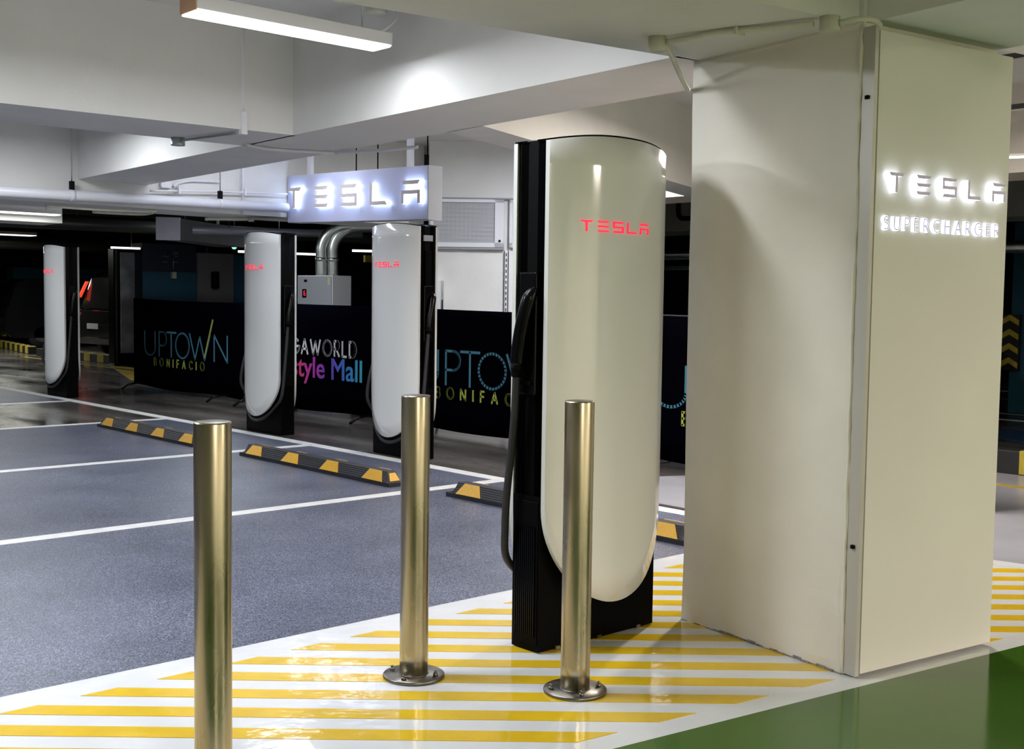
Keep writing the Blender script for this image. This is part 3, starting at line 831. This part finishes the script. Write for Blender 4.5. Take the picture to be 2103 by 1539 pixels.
# ------------------------------------------------------------------ conduits and junction boxes
def conduit(paths, r, m, label, name='conduit', boxes=(), clips=()):
    e = empty(name); tag(e, label, 'conduit')
    for p in paths: MB().tube(bez(p, 6) if len(p) > 2 else p, r, 10).build('tube', M[m], e)
    for (x, y, z0, z1, rr) in boxes:
        MB().lathe([(0, z0), (rr, z0), (rr * 1.04, z0 + .006), (rr, z0 + .012), (rr, z1), (0, z1)], (x, y, 0), 20).build('junction_box', M[m], e)
    for (x0, x1, y0, y1, z0, z1) in clips:
        MB().box(x0, x1, y0, y1, z0, z1).build('clip', M[m], e, .002)
    return e
conduit([[(3.545, 3.045, 2.400), (3.56, 2.95, 2.403), (3.58, 2.82, 2.407), (3.63, 2.66, 2.405), (3.68, 2.47, 2.40)]], .011, 'cream_pipe',
        'cream conduit under the beam running to the round box above the pillar corner',
        boxes=[(3.705, 2.42, 2.365, 2.42, .036)], clips=[(3.585, 3.64, 2.74, 2.755, 2.392, 2.42)])
conduit([[(3.53, 3.07, 2.40), (3.62, 3.10, 2.395), (3.86, 3.23, 2.33), (3.98, 3.29, 2.30)]], .011, 'cream_pipe',
        'cream conduit running from the small box down beside the pillar', boxes=[(3.52, 3.07, 2.365, 2.42, .034)])
fx_ = empty('flexible_conduit'); tag(fx_, 'ribbed cream flexible conduit curling from the round box to the board', 'conduit')
pth = bez([(3.712, 2.385, 2.395), (3.735, 2.33, 2.402), (3.79, 2.295, 2.402), (3.842, 2.300, 2.392)], 12)
MB().tube(pth, [.0105 if i % 2 else .0085 for i in range(len(pth))], 10).build('tube', M['cream_pipe'], fx_)
conduit([[(3.70, 6.585, CZ), (3.70, 6.585, 2.53)]], .012, 'white_pipe', 'white vertical conduit on the cross beam face ending in a fat coupling',
        boxes=[], clips=[(3.68, 3.72, 6.56, 6.60, 2.39, 2.53)])
conduit([[(3.60, 7.20, 2.400), (3.64, 6.95, 2.403), (3.69, 6.66, 2.405)]], .009, 'galv', 'thin grey conduit under the cross beam with a small round box',
        boxes=[(3.595, 7.24, 2.370, 2.42, .045)])
conduit([[(4.03, 7.13, 2.408), (4.25, 7.20, 2.405), (4.5, 7.14, 2.405), (4.72, 7.04, 2.408)]], .011, 'white_pipe', 'curved white conduit under the long beam above the lightbox sign')
conduit([[(4.66, 7.0, 2.40), (4.74, 6.7, 2.395), (4.80, 6.25, 2.39)]], .012, 'white_pipe', 'white conduit along the beam edge above the lightbox letters')
conduit([[(4.93, 10.49, 2.36), (5.6, 10.49, 2.40), (6.4, 10.49, 2.43)]], .009, 'white_pipe', 'thin white conduit fixed along the deep beam above the thick pipe', clips=[(5.2, 5.22, 10.46, 10.53, 2.35, 2.42), (5.9, 5.92, 10.46, 10.53, 2.38, 2.45)])
conduit([[(5.9, 10.50, CZ), (5.9, 10.50, 2.20)]], .012, 'white_pipe', 'upright white conduit behind the thick pipe left of the lightbox')
conduit([[(5.66, 10.53, 2.50), (5.38, 10.53, 2.49), (5.24, 10.53, 2.46), (5.18, 10.53, 2.42)]], .013, 'white_pipe', 'bent white conduit dropping behind the thick pipe from the beam end', clips=[(5.05, 5.15, 10.51, 10.545, 2.40, 2.46)])
conduit([[(4.0, 10.6, 2.17), (4.4, 10.6, 2.165), (4.95, 10.62, 2.175), (5.05, 10.62, 2.19)], [(4.55, 10.9, 2.16), (5.0, 10.9, 2.165), (5.1, 10.8, 2.18)]], .014, 'cream_pipe', 'pair of cream conduits slung under the deep beam at the left')
conduit([[(5.75, 10.95, 2.16), (5.78, 10.95, 2.165), (6.15, 10.8, 2.175)]], .017, 'cream_pipe', 'short cream conduit slung under the deep beam left of the lightbox', boxes=[(6.15, 10.78, 2.15, 2.20, .03)])
jb = conduit([[(3.35, 5.36, 2.985), (3.80, 5.34, 2.985)], [(3.80, 5.34, 2.985), (3.88, 4.92, 2.985)]], .020, 'cream_pipe', 'round cream junction box with fat conduits above the hanging lamp',
        boxes=[(3.815, 5.345, 2.935, CZ, .058)])
MB().tube(bez([(3.88, 5.28, 2.96), (3.86, 5.22, 2.90), (3.72, 5.16, 2.80), (3.62, 5.14, 2.775)], 5), .008, 8).build('flexible_tail', M['white_pipe'], jb)
conduit([[(6.7, 6.20, 3.05), (7.35, 5.9, 3.05)], [(7.1, 5.95, 3.04), (7.4, 5.7, 3.03)]], .018, 'grey_metal', 'dark bracketed conduit on the ceiling above the nearest post', clips=[(6.5, 6.72, 6.1, 6.3, 3.03, 3.09)])

scr = MB().box(-.002, .013, .03, PD - .03, 1.88, 1.93).build('screen', M['grey_metal'], [o for o in bpy.data.objects if o.name == 'charging_post.001'][0])
scr['label'] = 'small grey display'
MB().box(-.006, .013, .045, PD - .045, 1.46, 1.80).build('slot_cover', M['black_gloss'], scr.parent)
beam([(-8, 13.3), (5.2, 13.3), (5.2, 13.9), (-8, 13.9)], 2.18, 'white beam behind the far tube lamp at the left edge')
# ------------------------------------------------------------------ white cabinets, grilles at the electrical room
RA = Vector((1.28, -1.20, 0)).normalized(); RN = Vector((-RA.y, RA.x, 0)) * -1
if RN.dot(Vector((-1, -1, 0))) < 0: RN = -RN
RP = Vector((8.02, 10.23, 0))
def grille(a0, a1, z0, z1, label, cells, group):
    e = empty('ventilation_grille'); tag(e, label, 'grille', group)
    fr = MB(); d = .05
    m1, m2 = .035, .10
    for (p0, p1, q0, q1) in ((a0, a1, z0, z0 + .05), (a0, a1, z1 - .035, z1), (a0, a0 + m1, z0, z1), (a1 - m2, a1, z0, z1)):
        fr.slab([(p0, q0), (p1, q0), (p1, q1), (p0, q1)], RP, RA, (0, 0, 1), RN, .004, d)
    fr.build('grille_frame', M['white_metal'], e)
    MB().slab([(a0, z0), (a1, z0), (a1, z1), (a0, z1)], RP, RA, (0, 0, 1), RN, .002, .012).build('backing', M['dark_hole'], e)
    g = MB(); A0, A1, Z0, Z1 = a0 + m1, a1 - m2, z0 + .05, z1 - .035
    nx_, nz_ = cells
    for i in range(nx_ + 1):
        a = A0 + (A1 - A0) * i / nx_; g.slab([(a - .0022, Z0), (a + .0022, Z0), (a + .0022, Z1), (a - .0022, Z1)], RP, RA, (0, 0, 1), RN, .026, .034)
    for i in range(nz_ + 1):
        z = Z0 + (Z1 - Z0) * i / nz_; g.slab([(A0, z - .0028), (A1, z - .0028), (A1, z + .0028), (A0, z + .0028)], RP, RA, (0, 0, 1), RN, .026, .035)
    tag(g.build('mesh_screen', M['white_metal'], e), kind='stuff')
    P = RP + RA * (a1 - .045) + Vector((0, 0, z0 + .07)) + RN * d
    MB().slab([(.014 * math.cos(k), .014 * math.sin(k)) for k in [i * PI / 4 for i in range(8)]], P, RA, (0, 0, 1), RN, -.002, .006).build('lock', M['black_matte'], e)
    return e
grille(.02, .825, 1.955, 2.475, 'wide white mesh grille high on the white wall behind the lightbox sign', (46, 30), 'mesh grilles on the electrical room')
grille(.885, 1.55, 1.955, 2.475, 'mesh grille partly hidden behind the nearest charging post', (36, 30), 'mesh grilles on the electrical room')
def on_room(name, a0, a1, z0, z1, d0, d1, m, label, cat, parent=None):
    o = MB().slab([(a0, z0), (a1, z0), (a1, z1), (a0, z1)], RP, RA, (0, 0, 1), RN, d0, d1).build(name, M[m], parent)
    if label: o['label'] = label
    if cat: o['category'] = cat
    return o
st = on_room('strut_rail', .842, .870, 0.05, 1.93, .002, .045, 'white_metal', 'slotted upright steel rail between two white wall panels', 'rail')
for k in range(30):
    on_room('slot', .850, .862, .12 + k * .06, .155 + k * .06, .043, .047, 'dark_hole', None, None, st)
on_room('edge_strip', .884, .90, .05, 1.93, .002, .05, 'white_metal', 'white upright edge strip right of the slotted rail', 'trim')
on_room('wall_ledge', .0, 1.7, 2.478, 2.492, .002, .05, 'grey_metal', 'thin grey ledge above the mesh grilles', 'ledge')
on_room('wall_ledge', .0, .83, 1.93, 1.95, .002, .05, 'grey_metal', 'thin grey ledge below the wide mesh grille', 'ledge')
eb = on_room('wall_box', -.02, .155, 1.0, 1.585, .004, .10, 'white_metal', 'white wall box with a latch between second post and banner', 'box')
on_room('hinge_strip', .155, .175, 1.0, 1.585, .004, .104, 'galv', None, None, eb)
on_room('latch', .160, .172, 1.24, 1.38, .104, .115, 'black_matte', None, None, eb)
# electrical cabinet with two galvanised conduits
cb = empty('electrical_cabinet', (8.56, 12.92, 0), math.radians(14)); tag(cb, 'white electrical cabinet with a red number display behind the second banner', 'cabinet')
MB().box(0, .36, 0, .62, .0, 1.67).build('cabinet_body', M['white_metal'], cb, .004)
MB().box(-.012, 0, .01, .61, .02, 1.66).build('door', M['grey_metal'], cb)
MB().box(-.020, -.012, .52 - .07, .52, 1.38, 1.49).build('display', M['black_gloss'], cb)
D = MB()
def seg7(y, digits):
    S7 = {'t': (0, .018, .030, .034), 'm': (0, .018, .014, .018), 'b': (0, .018, -.002, .002), 'ul': (-.003, .001, .016, .032), 'ur': (.017, .021, .016, .032), 'll': (-.003, .001, 0, .016), 'lr': (.017, .021, 0, .016)}
    for q in digits:
        a, b, c, d = S7[q]; D.box(-.024, -.020, y - b, y - a, 1.405 + c * 1.9, 1.405 + d * 1.9)
seg7(.507, ('ur', 'lr')); seg7(.482, ('t', 'ul', 'm', 'lr', 'b'))
D.build('lit_digits', M['red_glow'], cb)
MB().box(-.018, -.012, .44, .49, 1.585, 1.615).build('name_plate', M['black_gloss'], cb)
MB().box(-.018, -.012, .03, .07, 1.545, 1.64).build('warning_label', mat('pale_label', (.5, .45, .25), .6), cb)
cd = empty('galvanised_conduits', (0, 0, 0)); tag(cd, 'pair of fat galvanised conduits bending up from the electrical cabinet', 'conduit')
for k, (dx, dy) in enumerate(((.0, .0), (.13, -.07))):
    x, y = 8.66 + dx, 13.34 + dy
    pth = bez([(x, y, 1.67), (x, y, 1.92), (x, y, 2.05), (x + .05, y - .03, 2.19), (x + .17, y - .10, 2.29), (x + .34, y - .2, 2.33), (x + .75, y - .35, 2.335), (x + 1.5, y - .45, 2.335)], 6)
    t_ = MB().tube(pth, .075, 16).build('conduit_pipe', M['galv'], cd)
    MB().lathe([(.076, 0), (.082, 0), (.082, .05), (.076, .05)], (x, y, 1.86), 16).build('coupling', M['galv'], t_)

# ------------------------------------------------------------------ far ceiling services
def thing1(mb, name, m, label, cat, group=None, bevel=0, hang=None):
    o = tag(mb.build(name, M[m], bevel=bevel), label, cat, group)
    if hang: MB().tube([hang, (hang[0], hang[1], CZ - .002)], .006, 6).build('hanger', M['dark_pipe'], o)
    return o
dk = empty('air_duct', (0, 0, 0)); tag(dk, 'boxy grey air duct under the ceiling behind the second nearest posts', 'duct')
MB().prism([(7.3, 15.35), (7.57, 15.22), (9.4, 16.6), (9.1, 17.0)], 2.15, 2.445).build('duct_run', M['duct'], dk)
MB().tube([(7.9, 15.7, 2.44), (7.9, 15.7, CZ - .002)], .01, 6).tube([(8.8, 16.4, 2.44), (8.8, 16.4, CZ - .002)], .01, 6).build('hanger', M['galv'], dk)
MB().prism([(7.285, 15.34), (7.575, 15.20), (7.60, 15.24), (7.31, 15.38)], 2.14, 2.455).build('flange', M['duct'], dk)
thing1(MB().tube([(7.55, 14.8, 2.265), (9.7, 13.9, 2.285)], .055, 14), 'service_pipe', 'duct', 'grey pipe poking past the grey air duct left of the lightbox', 'pipe', hang=(8.0, 14.61, 2.27))
for i, (x0, y0, x1, y1, z, r_, lab) in enumerate(((2, 18.0, 14.5, 17.6, 2.45, .10, 'nearest dark pipe above the farthest charging post'), (4, 20.5, 15, 20.0, 2.62, .13, 'dark pipe above the blue wall'), (5, 30, 18, 29.4, 2.62, .18, 'farthest fat dark pipe under the unlit ceiling'))):
    pm_ = MB().tube([(x0, y0, z), (x1, y1, z)], r_, 14)
    for x in (x0 + 2.5, x0 + 5.2, x0 + 7.5):
        yy_ = y0 + (y1 - y0) * (x - x0) / (x1 - x0); pm_.tube([(x, yy_, z), (x, yy_, CZ - .002)], .012, 6)
    thing1(pm_, 'service_pipe', 'dark_pipe', lab, 'pipe')
for i, (x, y0, y1, z, r_, m, lab) in enumerate(((12.0, 5, 13, 2.30, .035, 'cream_pipe', 'thin pale pipe high between nearest post and pillar'), (13.0, 2, 14, 2.05, .07, 'galv', 'shiny galvanised pipe between nearest post and pillar'),
        (15.9, 8, 15, 1.98, .045, 'galv', 'thin shiny pipe below the galvanised pipe beyond the nearest post'), (14.0, 2, 14, 2.55, .16, 'dark_pipe', 'fat dark pipe beyond the warm tinted beam'))):
    thing1(MB().tube([(x, y0, z), (x, y1, z)], r_, 14), 'service_pipe', m, lab, 'pipe', hang=(x, 9.0, z))
hp_ = bez([(11.0, 9.2, 2.6), (11.0, 9.2, 2.47), (11.0, 9.17, 2.40), (11.0, 9.05, 2.38), (11.0, 8.3, 2.38)], 4)
thing1(MB().tube(hp_, .03, 10).tube([(11.0, 8.75, 2.38), (11.0, 8.75, 2.46)], .022, 8), 'service_pipe', 'black', 'black bent pipe on the beam between nearest post and pillar', 'pipe')
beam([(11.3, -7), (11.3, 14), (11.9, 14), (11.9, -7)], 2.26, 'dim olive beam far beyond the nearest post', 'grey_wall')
for z, x, lab in ((2.955, 7.4, 'upper dark rail across the lit recess right of the board'), (2.72, 7.9, 'lower dark rail across the lit recess right of the board'), (2.93, 6.3, 'topmost dark rail beside the board corner')):
    thing1(MB().box(x, x + .05, -.5, 4.2 if x > 7 else 2.9, z, z + .035), 'ceiling_rail', 'car_paint', lab, 'rail')
thing1(MB().tube([(9.12, 21.05, 2.24), (9.66, 21.0, 2.24)], .018, 8), 'strip_light', 'lamp_far', 'thin lit tube above the steel framed door', 'lamp', hang=(9.5, 21.02, 2.24))
thing1(MB().tube([(9.8, 17.6, 2.12), (11.0, 17.0, 2.10)], .018, 8), 'strip_light', 'lamp_far', 'thin lit tube left of the second charging post', 'lamp', hang=(10.4, 17.3, 2.11))
thing1(MB().tube([(12.2, 24.6, 2.22), (13.4, 24.2, 2.22)], .02, 8), 'strip_light', 'lamp_far', 'faint lit tube above the off white wall', 'lamp', hang=(12.8, 24.4, 2.22))
thing1(MB().tube([(11.8, 17.2, 2.2), (13.4, 16.4, 2.2)], .02, 8), 'strip_light', 'lamp_far', 'faint lit tube seen below the lightbox sign', 'lamp', hang=(12.6, 16.8, 2.2))
thing1(MB().lathe([(0, -.03), (.03, -.02), (.04, 0), (.03, .02), (0, .03)], (9.95, 18.0, 2.2), 10), 'signal_light', 'green_led', 'small green signal light left of the second charging post', 'lamp', hang=(9.95, 18.0, 2.2))
thing1(MB().box(11.9, 12.35, 16.95, 17.0, 2.0, 2.12), 'hanging_sign', 'kerb_yellow', 'small yellow plate seen below the lightbox sign', 'sign', hang=(12.1, 16.97, 2.1))
thing1(MB().box(9.2, 9.75, 29.0, 29.05, 1.98, 2.14), 'hanging_sign', 'kerb_yellow', 'small yellow plate left of the farthest charging post', 'sign', hang=(9.5, 29.02, 2.1))

# ------------------------------------------------------------------ kerbs
def kerb(x0, y0, x1, y1, label, hgt=.17, wd=.18, pitch=.62):
    e = empty('striped_kerb', (x0, y0, 0), math.atan2(y1 - y0, x1 - x0)); tag(e, label, 'kerb', None)
    L = math.hypot(x1 - x0, y1 - y0)
    MB().box(0, L, 0, wd, 0, hgt).build('kerb_stone', M['kerb_black'], e, .01)
    k = .1
    while k < L - pitch / 2:
        w_ = pitch * .46
        bm = MB()
        for (ya, yb, za, zb) in ((-.003, 0, 0.01, hgt), (wd, wd + .003, .01, hgt), (-.003, wd + .003, hgt - .001, hgt + .003)):
            bm.box(k, k + w_, ya, yb, za, zb)
        bm.build('yellow_band', M['kerb_yellow'], e); k += pitch
    return e
kerb(9.98, 22.25, 9.85, 26.3, 'black and yellow kerb behind the farthest charging post')
kerb(9.95, 27.0, 10.9, 33.0, 'black and yellow kerb at the left edge below the parked car')
kerb(9.88, 0, 9.78, 4.75, 'black and yellow kerb beyond the pillar at the right', .20, .2, .95)

# ------------------------------------------------------------------ cars
def car(loc, rz, label, tall=1.62, L=4.5, W=1.85, tail=True, group=None):
    """local: nose towards +x, rear at -L/2"""
    e = empty('car', loc, rz); tag(e, label, 'car', group)
    h = L / 2
    low = [(-h, .42), (-h - .02, .75), (-h + .05, 1.02), (-h + .35, 1.06), (.55, 1.05), (1.0, 1.0), (h - .35, .88), (h - .05, .72), (h, .45), (h - .1, .28), (-h + .1, .28)]
    up = [(-h + .12, 1.04), (-h + .34, tall - .12), (-h + .62, tall - .02), (-.3, tall), (.25, tall - .05), (1.05, 1.02)]
    b = MB(); n = len(low)
    for (yy, sc_) in ((-W / 2, 0), (-W / 2 + .07, 1), (W / 2 - .07, 1), (W / 2, 0)):
        for (x, z) in low: b.v.append((x * (1 if sc_ else .985), yy, z * (1.0 if sc_ else .97)))
    for i in range(3):
        for k in range(n):
            b.f.append([i * n + k, i * n + (k + 1) % n, (i + 1) * n + (k + 1) % n, (i + 1) * n + k]); b.sm.append(False); b.mi.append(0)
    b.f.append(list(range(n))); b.sm.append(False); b.mi.append(0)
    b.f.append(list(reversed(range(3 * n, 4 * n)))); b.sm.append(False); b.mi.append(0)
    b.build('car_body', M['car_paint'], e, .02)
    c = MB(); n = len(up)
    for yy in (-1, 1):
        for (x, z) in up:
            t = (z - 1.02) / (tall - 1.02); c.v.append((x, yy * (W / 2 - .08 - .14 * t), z))
    for k in range(n):
        c.f.append([k, (k + 1) % n, n + (k + 1) % n, n + k]); c.sm.append(False); c.mi.append(0)
    c.f.append(list(range(n))); c.f.append(list(reversed(range(n, 2 * n)))); c.sm += [False] * 2; c.mi += [0] * 2
    c.build('cabin', M['car_paint'], e, .03)
    for yy in (-1, 1):
        wn = MB()
        for (xa, xb, xc, xd) in ((-h + .40, -h + .58, -.95, -.95), (-.88, -.88, -.02, -.02), (.05, .05, .30, .85)):
            z0, z1 = 1.09, tall - .13
            o0 = W / 2 - .08 - .14 * (z0 - 1.02) / (tall - 1.02) + .006; o1 = W / 2 - .08 - .14 * (z1 - 1.02) / (tall - 1.02) + .006
            vs = [(xa, yy * o0, z0), (xb, yy * o1, z1), (xc, yy * o1, z1), (xd, yy * o0, z0)]
            vs += [(x, y - yy * .01, z) for x, y, z in vs]
            wn.add(vs, [(0, 1, 2, 3), (7, 6, 5, 4), (0, 4, 5, 1), (1, 5, 6, 2), (2, 6, 7, 3), (3, 7, 4, 0)])
        tag(wn.build('side_windows', M['car_glass'], e))
        MB().box(-h + .35, 1.0, yy * (W / 2 - .055) - .008, yy * (W / 2 - .055) + .008, 1.052, 1.066).build('chrome_strip', M['head'], e)
        MB().box(.75, .90, min(yy * W / 2, yy * (W / 2 + .18)), max(yy * W / 2, yy * (W / 2 + .18)), 1.02, 1.14).build('mirror', M['car_paint'], e, .02)
        for x in (-h + .85, h - .85):
            wh = MB(); prof_ = [(0, -.11), (.30, -.11), (.335, -.08), (.335, .08), (.30, .11), (0, .11)]
            vs = []
            for (r_, d) in prof_:
                for k in range(20):
                    an = 2 * PI * k / 20; vs.append((x + r_ * math.cos(an), yy * (W / 2 - .12) + d, .335 + r_ * math.sin(an)))
            wh.add(vs, [(i * 20 + k, i * 20 + (k + 1) % 20, (i + 1) * 20 + (k + 1) % 20, (i + 1) * 20 + k) for i in range(5) for k in range(20)], True)
            wo = wh.build('wheel', M['rubber'], e)
            MB().tube([(x, yy * (W / 2 - .01), .335), (x, yy * (W / 2 + .0), .335)], .19, 16).build('rim', M['head'], wo)
        if tail:
            t_ = MB(); y_ = yy * (W / 2 - .12)
            t_.add([(-h + .06, y_ - .03, 1.30), (-h + .06, y_ + .03, 1.30), (-h + .24, y_ + .03, tall - .20), (-h + .24, y_ - .03, tall - .20),
                    (-h + .12, y_ - .03, 1.30), (-h + .12, y_ + .03, 1.30), (-h + .30, y_ + .03, tall - .20), (-h + .30, y_ - .03, tall - .20)],
                   [(0, 3, 2, 1), (4, 5, 6, 7), (0, 1, 5, 4), (1, 2, 6, 5), (2, 3, 7, 6), (3, 0, 4, 7)])
            t_.build('tail_light', M['tail'], e)
            MB().box(-h - .03, -h + .06, y_ - .06, y_ + .06, .90, .99).build('lower_tail_light', M['tail'], e, .01)
        MB().box(h - .16, h - .02, yy * .62 - .18, yy * .62 + .18, .66, .78).build('headlight', M['head'], e, .01)
    MB().box(-h - .035, -h - .015, -.26, .26, .62, .74).build('number_plate', M['grey_metal'], e)
    MB().box(h - .02, h + .005, -.26, .26, .42, .54).build('number_plate', M['grey_metal'], e)
    return e
car((12.75, 25.3, .0), .06, 'dark car with lit red tail lights behind the farthest post', tall=1.86, W=1.95)
car((12.6, 31.0, .0), .0, 'black car parked at the left edge of the frame', tall=1.74, tail=False)
car((11.9, 8.3, .0), PI / 2 + .15, 'black car glimpsed between the nearest post and the pillar', tall=1.60, tail=False)

# ------------------------------------------------------------------ far left: steel door, guard posts, extinguisher, wall lettering
pd = empty('steel_door_panel', (0, 0, 0)); tag(pd, 'scuffed steel panel in a rounded black frame left of the blue wall', 'door panel')
MB().box(9.54, 9.95, 21.86, 22.2, .0, 2.30).build('frame', M['black_gloss'], pd, .05)
MB().box(9.64, 9.94, 21.835, 21.859, .25, 2.19).build('steel_sheet', M['mirror'], pd, .01)
for i, (x, y, m) in enumerate(((10.35, 23.4, 'reflector'), (10.0, 23.0, 'white_pipe'), (10.25, 22.4, 'tail'))):
    pass
tag(MB().box(11.33, 11.46, 21.30, 21.449, 1.52, 1.86).build('wall_unit', M['black'], bevel=.03), 'small black unit mounted on the off white wall', 'fixture')
sw = empty('wall_switch', (0, 0, 0)); tag(sw, 'small pale switch box with a cable on the blue wall', 'switch')
MB().box(10.50, 10.585, 21.40, 21.484, 1.70, 1.83).build('box', M['cream_pipe'], sw, .005)
MB().tube([(10.54, 21.45, 1.83), (10.54, 21.45, 2.16)], .008, 6).build('cable', M['galv'], sw)
ws = empty('wall_lettering', (0, 0, 0)); tag(ws, 'faint painted lettering high on the dark blue wall', 'lettering')
Pw, Aw, Bw, Nw = (0, 21.499, 0), (1, 0, 0), (0, 0, 1), (0, -1, 0)
gp = mat('faint_white_print', (.18, .18, .2), .7)
xx = word('GO', 10.36, 2.165, .055, .012, .015, Pw, Aw, Bw, Nw, -.002, .004, gp, ws)
word('SEN', 10.53, 2.165, .055, .012, .015, Pw, Aw, Bw, Nw, -.002, .004, gp, ws)
for (a, b) in (((10.34, 2.135), (10.46, 2.125)), ((10.54, 2.125), (10.66, 2.135)), ((10.34, 2.02), (10.44, 2.02)), ((10.56, 2.02), (10.66, 2.02))):
    mb = MB(); ribbon(mb, [a, b], .010, Pw, Aw, Bw, Nw, -.002, .004); mb.build('painted_stroke', gp, ws)
# chevron corner guard beyond the pillar
cg = empty('corner_guard', (0, 0, 0)); tag(cg, 'black and yellow chevron guard on the corner beyond the pillar', 'guard')
MB().box(15.10, 15.19, 6.90, 7.14, .55, 1.28).build('guard_panel', M['kerb_black'], cg, .005)
for k in range(4):
    z = .58 + k * .185
    MB().slab([(0, 0), (.12, .07), (.24, 0), (.24, .075), (.12, .145), (0, .075)], (15.10, 7.14, z), (0, -1, 0), (0, 0, 1), (-1, 0, 0), .0, .004).build('chevron', M['kerb_yellow'], cg)
bg = MB(); pr = [(.02, 0), (.16, .01), (.18, .2), (.17, .45), (.13, .68), (.05, .78), (.02, .80)]
bg.lathe(pr, (14.6, 7.12, 0.02), 10)
tag(bg.build('wrapped_bag', M['car_glass']), 'dark plastic wrapped bundle beside the chevron guard', 'bag')
tag(MB().lathe([(0, 0), (.14, 0), (.13, .10), (.08, .17), (0, .18)], (13.4, 6.75, .0), 10).build('rubber_bump', M['kerb_yellow']), 'yellow rounded bump stop on the floor beyond the pillar', 'bump stop')
